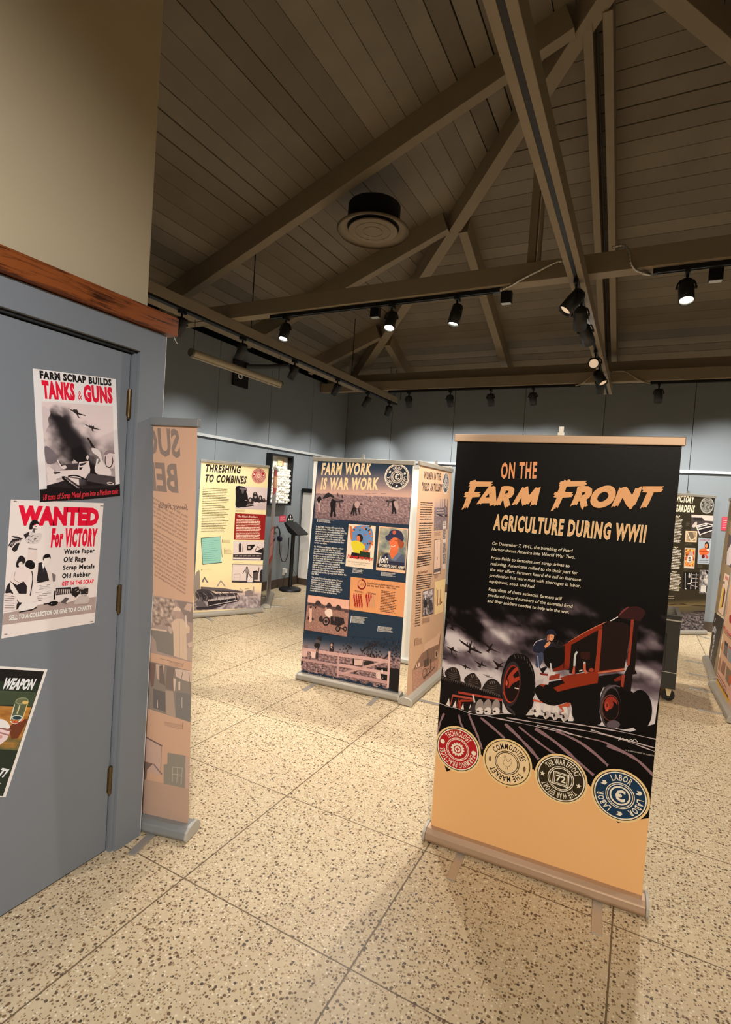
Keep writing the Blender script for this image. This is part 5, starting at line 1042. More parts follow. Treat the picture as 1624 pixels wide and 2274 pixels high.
a.poly([(600, 1410), (674, 1395), (655, 2400), (590, 2400)], (222, 204, 192)); a.greek((612, 1455), (612, 1500), (662, 1448), 2, BN, 0.5)
for y in (1560, 1850, 2080): a.patch([(604, y), (664, y - 8), (660, y + 210), (600, y + 220)], 8, 14, lambda u, v: mixc((60, 52, 56), (214, 196, 190), 0.5 + fbm(u * 5 + y, v * 9, 2)))
a.greek((418, 1640), (418, 1710), (560, 1618), 4, (140, 106, 88), 0.4); a.poly([(425, 1785), (562, 1768), (555, 2500), (405, 2530)], (96, 74, 66)); a.poly([(432, 1798), (552, 1782), (545, 2490), (412, 2515)], (232, 196, 172)); a.stroke([(484, 2150), (478, 2220)], 14, (80, 62, 56)); a.stroke([(486, 1810), (470, 2400)], 5, (180, 140, 120))
a.fr(*FW2)
for p in (((178, 0), (172, 135), (398, -40), 5), ((172, 268), (166, 470), (398, 240), 7), ((162, 520), (142, 1015), (240, 512), 14)): a.greek(*p, BN, 0.42, 0.12)
a.poly([(430, 165), (522, 140), (518, 188), (426, 216)], (96, 82, 86)); a.text('The Sweethearts', (178, 240), (335, 205), (176, 196), (120, 60, 44), 0.01, 0.25); a.greek((432, 250), (432, 300), (490, 232), 4, (150, 112, 94), 0.4)
a.poly([(440, 350), (600, 300), (560, 790), (436, 840)], (244, 210, 152)); a.stroke([(462, 440), (455, 690)], 4, (196, 150, 100))
for x, y0, y1, c in ((478, 600, 710, (140, 70, 50)), (484, 470, 600, (170, 140, 110)), (500, 670, 695, (60, 44, 40)), (520, 590, 690, (140, 70, 50)), (526, 460, 590, (170, 140, 110)), (540, 640, 670, (60, 44, 40))): a.stroke([(x, y0), (x - 3, y1)], 13, c)
a.greek((480, 800), (480, 810), (540, 775), 1, (150, 100, 70), 0.25)
a.poly([(260, 490), (424, 440), (420, 820), (256, 870)], (56, 44, 44)); a.patch([(266, 498), (418, 452), (414, 812), (262, 860)], 20, 34, lambda u, v: mixc((60, 52, 56), (216, 200, 198), 0.5 + fbm(u * 7, v * 9, 11) + (0.35 if v < 0.25 else -0.1)))
for x in (290, 310, 335, 360): a.stroke([(x, 580), (x, 640)], 9, (40, 34, 38))
a.blob([(280, 640), (310, 610), (330, 680), (300, 730), (275, 720)], (36, 30, 34)); a.blob([(340, 640), (380, 620), (405, 700), (380, 800), (350, 740)], (70, 60, 64)); a.greek((268, 900), (268, 960), (370, 880), 5, (150, 112, 94), 0.4)
a.stroke([(262, 890), (262, 970)], 4, BN); a.greek((150, 1215), (150, 1290), (255, 1190), 5, (160, 122, 100), 0.4); a.stroke([(145, 1200), (138, 1305)], 4, BN); a.stroke([(145, 1200), (190, 1182)], 4, BN)
a.poly([(260, 1420), (290, 1270), (460, 1160), (530, 1060), (500, 1270), (330, 1350)], (226, 184, 156)); a.poly([(160, 1560), (250, 1410), (330, 1350), (500, 1270), (480, 1490), (180, 1660), (110, 1680)], (146, 110, 92)); a.poly([(500, 1270), (535, 1040), (520, 1200), (500, 1480)], (126, 94, 82))
a.patch([(108, 1670), (500, 1490), (460, 1810), (118, 2090)], 30, 26, lambda u, v: mixc((166, 118, 100), (206, 160, 138), 0.5 + 0.8 * fbm(u * 26, v * 26, 12))); a.poly([(165, 1570), (215, 1545), (215, 1600), (165, 1625)], (236, 200, 176)); a.poly([(176, 1570), (192, 1562), (192, 1600), (176, 1608)], (70, 44, 40)); a.poly([(440, 1380), (480, 1360), (480, 1460), (440, 1480)], (226, 186, 164)); a.poly([(452, 1385), (470, 1376), (470, 1455), (452, 1464)], (60, 40, 40))
a.poly([(270, 1520), (350, 1470), (350, 1590), (280, 1620)], (84, 66, 56)); a.ell(290, 1710, 34, 80, (84, 66, 56), 20, 0.1, inner=0.8); a.ell(335, 1690, 30, 60, (84, 66, 56), 20, 0.1, inner=0.8); a.poly([(370, 1500), (385, 1490), (385, 1650), (370, 1660)], (70, 54, 48)); a.stroke([(270, 1770), (380, 1680), (440, 1610)], 14, (76, 58, 52)); a.stroke([(330, 1360), (335, 1480)], 14, (80, 62, 54))
for x in range(240, 480, 26): a.stroke([(x, 1420 - (x - 240) * 0.45), (x - 6, 1620 - (x - 240) * 0.52)], 3, (116, 86, 74))
finish(o, a, None, (240, 236, 228))
# ------------------------------------------------------------------ pale yellow banner: Threshing to Combines
FT1 = (420, 940, 0.172414); FT2 = (420, 1170, 0.172414); FT3 = (430, 1060, 0.110837)
o, a = banner('pale yellow banner headed Threshing to Combines, near the left wall', (-4.858, 4.849), (-4.442, 5.702), .04, 2.0, k=1.0)
BR = (46, 30, 26)
a.patch([(432, 1018), (604, 1036), (590, 1370), (424, 1380)], 6, 20, lambda u, v: (246, 226, 172)); a.fr(*FT1)
a.text('THRESHING', (205, 622), (666, 642), (215, 532), BR, 0.046, 0.25, 0.09); a.text('TO COMBINES', (200, 752), (738, 775), (210, 662), BR, 0.046, 0.25, 0.09)
c0 = a.P((898, 678)); e0 = a.P((898, 580)); r0 = math.hypot(e0[0] - c0[0], e0[1] - c0[1]); RDD = (168, 36, 40); badge(a, c0[0], c0[1], r0, RDD, (244, 214, 190), RDD, (206, 120, 104), (('TECHNOLOGY', 139, 41), ('FARMING PRACTICES', -8, -172)), c_gear((244, 214, 190), RDD), core=(206, 110, 100)); a.disc(c0[0] - r0 * .68, c0[1] + r0 * .16, r0 * .1, (244, 224, 204), 12); a.disc(c0[0] + r0 * .68, c0[1] + r0 * .1, r0 * .1, (244, 224, 204), 12)
a.fr(*FT3); TX = (104, 82, 58)
a.greek((182, 222), (172, 520), (715, 250), 10, TX, 0.34, 0.22); a.greek((172, 565), (150, 1090), (728, 590), 17, TX, 0.34, 0.22)
a.poly([(850, 168), (1490, 212), (1470, 655), (838, 625)], (226, 204, 198)); a.poly([(840, 590), (1140, 560), (1478, 500), (1470, 655), (838, 628)], (206, 184, 180))
K_ = (22, 17, 18)
a.blob([(856, 180), (1040, 200), (1066, 250), (1060, 300), (1085, 360), (1090, 480), (1070, 560), (1000, 590), (850, 600), (846, 400)], K_, 3); a.poly([(920, 205), (1062, 212), (1056, 258), (920, 240)], (120, 108, 108)); a.poly([(950, 240), (1020, 250), (1000, 330), (970, 320)], (96, 84, 84))
for x, y, w, h in ((1140, 470, 60, 70), (1240, 400, 60, 90), (1235, 330, 44, 40), (1340, 430, 44, 70), (1410, 455, 30, 40)):
    a.blob([(x - w, y + h), (x - w * 0.9, y - h * 0.3), (x - w * 0.2, y - h), (x + w * 0.6, y - h * 0.7), (x + w, y + h * 0.2), (x + w * 0.8, y + h)], (48, 38, 38), 3); a.blob([(x - w * 0.4, y - h * 0.4), (x + w * 0.1, y - h * 0.6), (x + w * 0.3, y + h * 0.1), (x - w * 0.3, y + h * 0.2)], (180, 160, 154), 3)
    a.stroke([(x - w, y + h), (x + w * 0.9, y + h * 0.95)], 14, K_)
for x, y in ((1050, 460), (1125, 530), (1200, 490), (1280, 510), (1355, 500)): a.stroke([(x - 22, y), (x + 24, y)], 10, (214, 196, 190))
a.poly([(850, 570), (1000, 585), (1200, 545), (1210, 570), (1000, 600), (846, 605)], K_); a.stroke([(1420, 470), (1482, 475)], 20, (80, 40, 40)); a.stroke([(850, 640), (848, 700)], 5, TX); a.greek((862, 665), (862, 690), (1050, 660), 2, (170, 140, 104), 0.4)
a.poly([(832, 718), (1466, 748), (1430, 1258), (804, 1250)], (152, 26, 24)); a.text('The Kluck Brothers', (865, 800), (1278, 812), (868, 760), (248, 230, 206), 0.012, 0.3)
a.greek((860, 850), (842, 1225), (1360, 862), 13, (246, 214, 186), 0.46, 0.1)
a.poly([(150, 1215), (545, 1188), (576, 1600), (180, 1700)], (40, 66, 62))
a.fr(*FT2)
a.poly([(152, 146), (404, 126), (424, 462), (172, 488)], (52, 62, 58)); a.poly([(160, 150), (400, 131), (418, 455), (178, 480)], (150, 202, 182)); a.stroke([(406, 135), (420, 450)], 8, (226, 226, 206))
for k in range(11): a.greek((176, 190 + 25 * k), (176, 190 + 25 * k), (a.rnd.uniform(300, 396), 178 + 25 * k), 1, (96, 150, 146), 0.55)
for p in (((430, 175), (430, 200), (525, 178), 3), ((456, 285), (456, 340), (550, 290), 4), ((160, 550), (160, 558), (310, 545), 1), ((566, 468), (566, 476), (700, 462), 1)): a.greek(*p, (150, 122, 90), 0.3)
for p in (((428, 160), (428, 205)), ((456, 275), (456, 345)), ((160, 545), (160, 560))): a.stroke(p, 5, TX)
a.poly([(572, 182), (978, 186), (964, 438), (562, 430)], (226, 206, 198)); a.poly([(566, 330), (966, 335), (962, 430), (564, 426)], (104, 90, 90)); a.poly([(566, 332), (920, 330), (940, 348), (570, 350)], (230, 214, 208)); a.poly([(568, 395), (930, 405), (930, 420), (568, 415)], (236, 222, 216)); a.poly([(640, 325), (640, 225), (656, 200), (672, 225), (668, 325)], (60, 48, 48)); a.poly([(682, 325), (686, 205), (692, 325)], (150, 130, 126)); a.poly([(745, 235), (850, 228), (850, 240), (800, 300), (745, 300), (752, 245)], K_); a.poly([(760, 250), (790, 250), (790, 280), (762, 280)], (200, 180, 174)); a.poly([(840, 325), (960, 265), (962, 430), (920, 430), (935, 340)], (34, 27, 28)); a.stroke([(850, 305), (885, 250), (905, 275)], 9, (60, 48, 48)); a.poly([(570, 360), (920, 352), (940, 392), (570, 392)], (60, 50, 52))
for k in range(6): a.stroke([(590 + 55 * k, 375), (630 + 55 * k, 372)], 14, (160, 146, 142))
a.poly([(556, 478), (960, 490), (942, 720), (548, 728)], (60, 48, 46)); a.poly([(560, 484), (955, 494), (940, 712), (554, 700)], (228, 208, 198)); a.poly([(552, 690), (940, 700), (940, 716), (552, 722)], (70, 58, 58)); a.poly([(740, 545), (762, 545), (755, 690), (735, 690)], (60, 50, 50)); a.ell(745, 528, 14, 16, (50, 40, 40), 12); a.blob([(715, 545), (770, 540), (775, 590), (735, 600)], (150, 134, 128), 3); a.stroke([(720, 555), (690, 600)], 9, (60, 48, 48)); a.stroke([(755, 585), (835, 690)], 11, (70, 58, 58))
a.poly([(822, 580), (890, 578), (885, 680), (822, 684)], (84, 72, 72)); a.poly([(822, 570), (870, 560), (890, 580), (822, 590)], K_); a.stroke([(900, 520), (894, 590)], 9, K_); a.blob([(915, 570), (955, 560), (945, 690), (910, 690)], (44, 36, 38)); a.stroke([(580, 610), (660, 606)], 5, (170, 150, 140)); a.stroke([(580, 650), (660, 646)], 5, (170, 150, 140)); a.stroke([(580, 606), (576, 690)], 5, (170, 150, 140)); a.stroke([(660, 606), (652, 690)], 5, (170, 150, 140)); a.poly([(752, 655), (820, 655), (815, 712), (750, 712)], (236, 220, 212)); a.poly([(825, 690), (860, 690), (860, 706), (825, 706)], K_)
a.patch([(75, 700), (940, 730), (938, 1040), (62, 1078)], 70, 44, lambda u, v: (246, 220, 172) if v < 0.28 - 0.1 * u else mixc(mixc((246, 220, 172), (206, 180, 172), ss(0.2, 0.5, v)), mixc((120, 104, 108), (206, 190, 184), 0.5 + 0.9 * fbm((u - 0.75) / (0.3 + v) * 30, v * 6, 4)), ss(0.42, 0.62, v + 0.1 * fbm(u * 8, v * 8, 5))))
a.blob([(75, 640), (110, 570), (135, 570), (140, 760), (120, 900), (70, 930)], (150, 136, 124), 3)
MT = (58, 50, 54)
a.poly([(160, 700), (200, 640), (250, 720), (230, 720), (200, 670), (180, 720)], (120, 106, 104)); a.poly([(350, 770), (408, 680), (475, 770), (455, 770), (408, 705), (372, 770)], (170, 150, 140)); a.poly([(150, 770), (450, 790), (690, 830), (680, 850), (330, 830), (150, 800)], (104, 92, 92)); a.poly([(335, 818), (690, 830), (690, 848), (340, 836)], (70, 60, 62))
a.blob([(80, 850), (150, 800), (300, 830), (340, 900), (300, 960), (130, 940)], (70, 62, 66), 3); a.poly([(80, 960), (160, 900), (240, 1040), (220, 1070), (100, 1020)], (110, 100, 102)); a.poly([(240, 960), (610, 890), (635, 960), (250, 1040)], (40, 34, 38)); a.poly([(240, 935), (600, 890), (605, 915), (245, 960)], (196, 180, 176)); a.poly([(330, 860), (620, 850), (615, 890), (340, 900)], (66, 56, 60)); a.poly([(90, 1035), (460, 1010), (300, 1060), (100, 1070)], MT)
for k in range(12):
    x = 90 + 46 * k; a.stroke([(x, 830 + 10 * (k % 3)), (x + 50, 900), (x + 30, 960)], 7, (40, 34, 36) if k % 2 else (150, 136, 132), 2)
for x, y in ((150, 870), (265, 890), (200, 900)): a.ell(x, y, 26, 26, (40, 34, 38), 14, inner=0.7)
a.stroke([(260, 1015), (620, 945)], 9, (206, 192, 188)); a.poly([(720, 830), (780, 810), (830, 830), (835, 890), (720, 895)], (140, 122, 118)); a.poly([(820, 770), (838, 770), (840, 880), (820, 880)], (176, 154, 146)); a.stroke([(655, 790), (710, 850)], 8, (170, 150, 140)); a.poly([(830, 860), (870, 868), (866, 890), (830, 890)], (160, 140, 134)); a.stroke([(720, 800), (770, 795)], 8, (170, 150, 140))
a.poly([(62, 1078), (940, 1042), (938, 1062), (60, 1102)], (246, 222, 168))
finish(o, a)
# ------------------------------------------------------------------ red banner seen almost edge-on
o, a = banner('red banner seen almost edge-on between the pale yellow banner and the reading stand', (-4.52, 5.95), (-5.046, 6.73), .05, 2.0, k=1.0)
W_, H_ = a.w, a.h
def UV(u, v): return (u * W_, v * H_)
a.polyuv([UV(0, 0), UV(1, 0), UV(1, 1), UV(0, 1)], (196, 72, 60)); a.polyuv([UV(0, 0), UV(1, 0), UV(1, .28), UV(0, .28)], (140, 126, 122)); a.polyuv([UV(0, .55), UV(1, .55), UV(1, .83), UV(0, .8)], (168, 160, 158)); a.polyuv([UV(.1, .86), UV(.9, .86), UV(.9, .95), UV(.1, .95)], (238, 170, 118)); a.polyuv([UV(0, .28), UV(1, .28), UV(1, .40), UV(0, .33)], (176, 44, 40))
for k in range(20):
    v = .53 - k * .0105
    if k != 10: a.polyuv([UV(.1, v), UV(.1 + .8 * (0.8 + 0.2 * (k % 3) / 2), v), UV(.1 + .8 * (0.8 + 0.2 * (k % 3) / 2), v + .005), UV(.1, v + .005)], (240, 206, 196))
for k in range(8): a.polyuv([UV(.1 + .1 * k, .05 + .02 * (k % 3)), UV(.18 + .1 * k, .05), UV(.17 + .1 * k, .2), UV(.1 + .1 * k, .22 - .02 * (k % 2))], (90, 80, 78))
finish(o, a, None, (220, 214, 206))
# ------------------------------------------------------------------ dark green banner: Victory Gardens
FV1 = (1440, 1020, 0.136296); FV2 = (1440, 1310, 0.145110); FV3 = (1540, 1080, 0.131868)
o, a = banner('dark green banner headed Victory Gardens by the back wall', (.27, 8.414), (.978, 9.039), .045, 2.015, k=1.0)
OL = (50, 42, 26); CR2 = (244, 226, 196); WB = (226, 212, 190)
a.polyuv([(0, 0), (a.w, 0), (a.w, a.h), (0, a.h)], OL); a.fr(*FV1)
a.text('VICTORY', (452, 688), (740, 712), (476, 585), CR2, 0.045, 0.24, 0.08); a.text('GARDENS', (430, 845), (752, 862), (460, 742), CR2, 0.045, 0.24, 0.08)
c0 = a.P((960, 750)); e0 = a.P((960, 616)); r0 = math.hypot(e0[0] - c0[0], e0[1] - c0[1]); badge(a, c0[0], c0[1], r0, (66, 62, 54), (206, 200, 188), (40, 36, 28), (196, 192, 180), (('THE WAR EFFORT', 146, 24), ('THE WAR EFFORT', -34, -156)), c_stamp((180, 174, 160), (66, 62, 54))); star(a, c0[0] - r0 * .7, c0[1], r0 * .11, WB); star(a, c0[0] + r0 * .7, c0[1], r0 * .11, WB)
for p in (((330, 960), (300, 1336), (568, 985), 16), ((290, 1466), (270, 1770), (545, 1490), 13), ((260, 1860), (240, 2120), (545, 1890), 12)): a.greek(*p, WB, 0.5, 0.12)
for t, L, R, T in (('Grow it!', (300, 945), (505, 955), (310, 908)), ('Can it!', (320, 1440), (475, 1452), (326, 1416)), ('Share it!', (270, 1835), (450, 1852), (276, 1812))): a.text(t[-3:], (R[0] - 70, L[1]), R, (R[0] - 66, T[1]), CR2, 0.02, 0.3)
a.poly([(705, 900), (1062, 920), (1040, 1275), (690, 1255)], (74, 64, 60)); a.poly([(705, 900), (1062, 920), (1058, 1010), (920, 1000), (880, 950), (705, 945)], (226, 204, 190)); a.poly([(740, 945), (880, 960), (880, 1010), (740, 990)], (50, 44, 42)); a.blob([(760, 1030), (795, 1020), (785, 1090), (735, 1110), (715, 1085)], (214, 196, 184), 3); a.poly([(780, 1080), (950, 1030), (1060, 1090), (1045, 1180), (850, 1250)], (40, 34, 36))
for p in (((785, 1085), (945, 1042)), ((790, 1110), (960, 1066)), ((800, 1145), (1055, 1085)), ((845, 1225), (1050, 1155)), ((785, 1090), (850, 1250)), ((930, 1040), (1055, 1070))): a.stroke(p, 17, (232, 216, 206))
a.greek((620, 1030), (612, 1085), (685, 1025), 4, (120, 108, 88), 0.3); a.poly([(608, 1165), (800, 1170), (788, 1352), (600, 1345)], (236, 200, 160)); a.poly([(628, 1180), (780, 1185), (770, 1330), (620, 1325)], (176, 146, 112)); a.poly([(640, 1190), (720, 1184), (760, 1290), (690, 1330), (660, 1310)], (120, 104, 84)); a.stroke([(640, 1190), (690, 1320)], 14, (236, 210, 176)); a.stroke([(700, 1320), (770, 1280)], 14, (236, 210, 176))
a.greek((612, 1372), (606, 1400), (720, 1362), 4, (110, 100, 84), 0.3); a.poly([(820, 1280), (1035, 1292), (1008, 1712), (800, 1705)], (176, 184, 192)); a.text('OF COURSE I CAN!', (840, 1334), (1008, 1330), (842, 1308), (166, 60, 84), 0.03)
OG = (226, 104, 52)
a.blob([(920, 1400), (935, 1350), (970, 1345), (990, 1390), (985, 1450), (930, 1455)], (34, 26, 26), 4); a.blob([(928, 1390), (960, 1375), (972, 1410), (960, 1440), (930, 1435)], (236, 140, 90), 3); a.blob([(830, 1480), (880, 1450), (950, 1450), (995, 1470), (985, 1530), (930, 1560), (860, 1560), (835, 1530)], OG, 4); a.stroke([(840, 1500), (920, 1505), (980, 1490)], 8, (120, 44, 30), 3); a.blob([(870, 1570), (910, 1550), (920, 1600), (880, 1615)], (96, 24, 34), 3); a.blob([(930, 1550), (975, 1580), (970, 1615), (940, 1610)], (196, 84, 70), 3); a.poly([(945, 1455), (995, 1462), (990, 1500), (960, 1490)], (240, 220, 206)); a.greek((822, 1650), (818, 1680), (985, 1655), 2, (84, 92, 100), 0.4)
a.poly([(595, 1440), (770, 1448), (752, 1780), (580, 1772)], (206, 186, 166)); a.patch([(608, 1456), (760, 1462), (748, 1745), (594, 1738)], 12, 18, lambda u, v: [(226, 150, 60), (206, 66, 32), (240, 190, 90), (150, 30, 24), (60, 60, 30)][int((fbm(u * 4, v * 6, 3) + 1) * 2.6) % 5])
a.blob([(690, 1490), (730, 1530), (720, 1650), (680, 1700), (632, 1670), (640, 1580), (670, 1530)], (196, 160, 150), 4); a.poly([(650, 1570), (715, 1580), (700, 1680), (632, 1660)], (240, 226, 210))
for y in (1595, 1620, 1650): a.stroke([(655, y), (692, y + 4)], 13, (30, 24, 24))
a.greek((596, 1758), (596, 1764), (740, 1762), 1, WB, 0.6); a.greek((586, 1800), (584, 1820), (650, 1798), 2, (110, 100, 84), 0.3); a.greek((805, 1725), (800, 1760), (890, 1730), 3, (110, 100, 84), 0.3)
a.poly([(572, 1838), (822, 1842), (805, 2125), (556, 2115)], (22, 20, 20)); a.blob([(665, 1850), (685, 1880), (680, 1930), (655, 1920)], (190, 180, 172), 3)
for p in (((700, 1850), (690, 2115)), ((785, 1850), (770, 2115)), ((700, 1880), (820, 1885)), ((695, 1935), (815, 1945)), ((690, 2010), (805, 2005)), ((700, 2050), (800, 2080)), ((605, 1850), (600, 2110))): a.stroke(p, 12, (176, 166, 160))
a.stroke([(705, 1960), (690, 2020), (640, 2030)], 18, (220, 210, 204), 2); a.ell(612, 2108, 9, 10, (240, 232, 226), 10)
a.poly([(840, 1800), (1012, 1805), (1000, 2185), (828, 2180)], (120, 112, 108)); a.patch([(842, 1804), (1008, 1808), (998, 2180), (830, 2176)], 14, 26, lambda u, v: mixc((50, 44, 44), (206, 196, 188), 0.5 + fbm(u * 5, v * 10, 21))); a.poly([(945, 1815), (1010, 1850), (995, 1900), (940, 1850)], K_); a.stroke([(905, 1935), (930, 1960), (960, 1880)], 18, (226, 212, 200), 2); a.poly([(930, 1960), (1005, 1900), (1000, 2060), (930, 2000)], (206, 194, 184)); a.poly([(950, 2060), (1000, 2070), (998, 2170), (940, 2170)], K_); a.poly([(860, 2060), (945, 2055), (940, 2160), (850, 2160)], (214, 206, 196))
a.fr(*FV2)
a.patch([(150, 150), (945, 110), (925, 640), (130, 680)], 40, 50, lambda u, v: mixc(OL, (112, 94, 60), ss(0.0, 0.24, v)) if v < 0.24 else mixc(mixc((88, 76, 52), (60, 52, 46), ss(.3, .5, v)), mixc((24, 20, 24), (156, 142, 142), 0.45 + 1.1 * fbm(u * 26, v * 30, 22)), ss(0.34, 0.56, v)))
a.stroke([(320, 225), (520, 215), (600, 230), (920, 250)], 14, (52, 42, 26), 3, jag=0.7); a.stroke([(690, 335), (930, 330)], 16, (40, 32, 26), jag=0.6)
for p in (((330, 95), (375, 95), (375, 100)), ): a.greek((300, 100), (300, 130), (410, 100), 2, WB, 0.3)
finish(o, a, None, (232, 228, 220), (200, 192, 180))
# ------------------------------------------------------------------ two banners at the right edge
FR3 = (1540, 1080, 0.131868); FR4 = (1540, 1360, 0.123167); FV6 = (1440, 1310, 0.145110)
o, a = banner('brown and olive banner at the right edge, the farther of two in line', (.797, 7.413), (.774, 6.477), .117, 1.94, k=1.0)
a.polyuv([(0, 0), (a.w, 0), (a.w, a.h), (0, a.h)], (152, 130, 96)); a.fr(*FR3)
a.poly([(615, 330), (660, 220), (760, 300), (720, 640), (590, 560)], (104, 88, 62)); a.greek((590, 580), (480, 1260), (640, 610), 26, (110, 92, 66), 0.4)
a.poly([(600, 800), (760, 900), (700, 1420), (540, 1300)], (84, 72, 70)); a.poly([(570, 1100), (640, 960), (700, 1200), (620, 1330), (560, 1320)], (214, 200, 196)); a.poly([(530, 1460), (610, 1500), (500, 2180), (420, 2100)], (238, 206, 182)); a.poly([(500, 1700), (530, 1720), (480, 2050), (440, 2060)], (232, 196, 66)); a.poly([(530, 1700), (545, 1780), (500, 2030), (475, 2040), (510, 1800)], (110, 44, 40)); a.text('WAR', (535, 1560), (585, 1590), (540, 1500), (200, 70, 70), 0.04); a.ell(520, 1620, 12, 30, K_, 10); a.poly([(410, 1640), (445, 1650), (400, 1960), (375, 1940)], (176, 132, 60)); a.ell(450, 1530, 14, 70, (110, 100, 96), 14)
a.fr(*FR4); a.poly([(430, 0), (560, 110), (320, 1250), (190, 820), (380, 10)], (54, 42, 34)); a.patch([(380, 60), (520, 140), (320, 1240), (205, 830)], 12, 30, lambda u, v: mixc((54, 42, 34), (128, 116, 106), ss(.5, 1, v)))
for x, y, w, h in ((395, 140, 9, 40), (385, 300, 18, 60), (400, 340, 16, 50), (380, 440, 18, 40), (350, 300, 14, 60), (372, 530, 12, 46), (360, 620, 12, 34), (340, 700, 10, 40), (320, 420, 12, 40), (300, 540, 10, 40), (284, 640, 9, 30), (326, 800, 10, 60)): a.ell(x, y, w, h, (196, 196, 200), 12, 0.15); a.ell(x + 4, y + 8, w * 0.5, h * 0.5, (110, 112, 118), 8, 0.15)
a.poly([(430, -10), (560, 90), (555, 130), (420, 20)], (226, 206, 176)); finish(o, a, None, (226, 222, 214), (206, 190, 166))
o, a = banner('cream and red banner at the right edge, the nearer of two in line', (.751, 6.31), (.785, 5.301), .124, 1.97, k=1.0)
a.polyuv([(0, 0), (a.w, 0), (a.w, a.h), (0, a.h)], (226, 178, 140)); a.fr(*FR4)
a.poly([(440, 705), (620, 1000), (900, 1500), (900, 2300), (630, 1850), (320, 1270)], (150, 58, 46)); a.poly([(470, 760), (700, 1100), (900, 1480), (800, 2100), (632, 1640), (380, 1170)], (232, 178, 152)); a.poly([(380, 1140), (650, 1570), (640, 1670), (370, 1190)], (232, 176, 44)); a.greek((395, 1160), (395, 1166), (640, 1580), 1, (120, 80, 30), 0.7)
a.poly([(555, 230), (700, 380), (690, 470), (560, 290)], (206, 84, 72)); a.text('VICTORY', (575, 300), (690, 420), (580, 255), (246, 214, 190), 0.02); a.greek((560, 330), (560, 360), (700, 480), 2, (84, 64, 50), 0.4)
for p, c in (([(570, 500), (630, 570), (610, 840), (545, 740)], (120, 104, 104)), ([(575, 510), (625, 565), (620, 620), (570, 570)], (44, 38, 52)), ([(640, 590), (740, 700), (720, 960), (620, 860)], (150, 150, 156)), ([(655, 600), (720, 680), (715, 700), (650, 640)], (206, 86, 50)), ([(510, 560), (545, 520), (540, 720), (500, 650)], (196, 130, 70)), ([(470, 790), (510, 830), (480, 1060), (430, 1000)], (176, 120, 90)), ([(530, 860), (590, 920), (560, 1150), (490, 1060)], (156, 110, 86)), ([(605, 960), (690, 1060), (660, 1350), (580, 1200)], (140, 120, 90)), ([(640, 1120), (700, 1160), (690, 1320), (640, 1270)], (206, 96, 50))): a.poly(p, c)
a.greek((430, 1080), (420, 1120), (620, 1420), 2, (150, 90, 70), 0.4); a.ell(672, 120, 22, 80, (170, 44, 36), 14); a.greek((590, -300), (560, -20), (640, -240), 12, (176, 110, 70), 0.35); a.ell(700, -700, 60, 160, (206, 160, 120), 14)
finish(o, a, None, (226, 222, 214), (232, 224, 212))
# ------------------------------------------------------------------ banner seen from behind, its print showing through mirrored
FS1 = (310, 900, 0.189155); FS2 = (300, 1320, 0.193548)
o, a = banner('pinkish tan banner seen from behind beside the grey door, its lettering reversed', (-2.708, 1.63), (-1.798, 1.862), -.122, 1.985, rail=(140, 142, 140), k=1.0, y0=0.0, feet=True)
PT = (214, 172, 142); GT = (150, 130, 116); PTX = (124, 98, 84)
a.polyuv([(0, 0), (a.w, 0), (a.w, a.h), (0, a.h)], PT); a.fr(*FS1)
a.text('SUGAR', (482, 604), (-210, 540), (470, 300), GT, 0.035, 0.22); a.text('BEETS', (468, 1016), (-160, 960), (452, 706), GT, 0.035, 0.22); a.text('Sweet Fields', (572, 1232), (222, 1204), (568, 1168), (128, 104, 92), 0.01, 0.3)
a.para(['When WWII started in Europe the', 'price of raw sugar cane rose. Sugar', 'Sugar was the first commodity to', 'Sugar beets, unlike sugar cane, grow', 'in moderate climates and did not', 'imported. This increased the', 'beets in the Great Plains Region'], (564, 1328), (554, 1622), (562, 1300), (160, 1296), 4, PTX, 0.004)
a.para(['The federal government subsidized', 'production to keep a profitable', 'plant more acres while keeping', 'low for the consumer. They set', 'year for the number of acres', 'harvested. In 1943, the government', '1,050,000 acres planted. Labor', 'farmers harvested only 59% for', 'lack of labor, limited how much', 'harvest. There was a push for', 'planting and harvesting, but a', 'intensive crop throughout the'], (552, 1702), (536, 2222), (550, 1674), (110, 1672), 5, PTX, 0.004)
a.fr(*FS2)
a.poly([(100, -10), (676, 95), (656, 778), (60, 640)], (178, 152, 138)); a.patch([(110, 10), (460, 60), (440, 380), (80, 330)], 24, 20, lambda u, v: mixc((128, 108, 98), (226, 196, 172), 0.5 + 1.0 * fbm(u * 9, v * 8, 31))); a.poly([(470, 70), (676, 100), (668, 330), (600, 310), (530, 180)], (148, 130, 118)); a.poly([(600, 100), (660, 110), (640, 200), (560, 170)], (206, 172, 152))
a.poly([(100, 380), (445, 430), (445, 710), (250, 650), (240, 540), (160, 420)], (142, 132, 120)); a.poly([(110, 370), (360, 410), (370, 430), (120, 395)], (220, 190, 166)); a.blob([(440, 180), (470, 145), (510, 150), (525, 195), (520, 260), (490, 290), (465, 260)], (190, 158, 140), 3); a.poly([(440, 160), (480, 135), (525, 165), (528, 195), (440, 185)], (230, 200, 172)); a.poly([(415, 330), (470, 280), (540, 280), (590, 330), (630, 380), (625, 440), (590, 450), (600, 755), (445, 705), (440, 440)], (222, 190, 160)); a.stroke([(510, 310), (512, 720)], 5, (166, 140, 122)); a.poly([(575, 240), (590, 240), (600, 380), (585, 380)], (232, 204, 180)); a.blob([(380, 370), (420, 380), (430, 450), (395, 440)], (200, 172, 152), 3); a.poly([(600, 560), (660, 540), (660, 600), (620, 610)], (216, 186, 162)); a.poly([(600, 610), (660, 615), (656, 770), (600, 750)], (190, 166, 148))
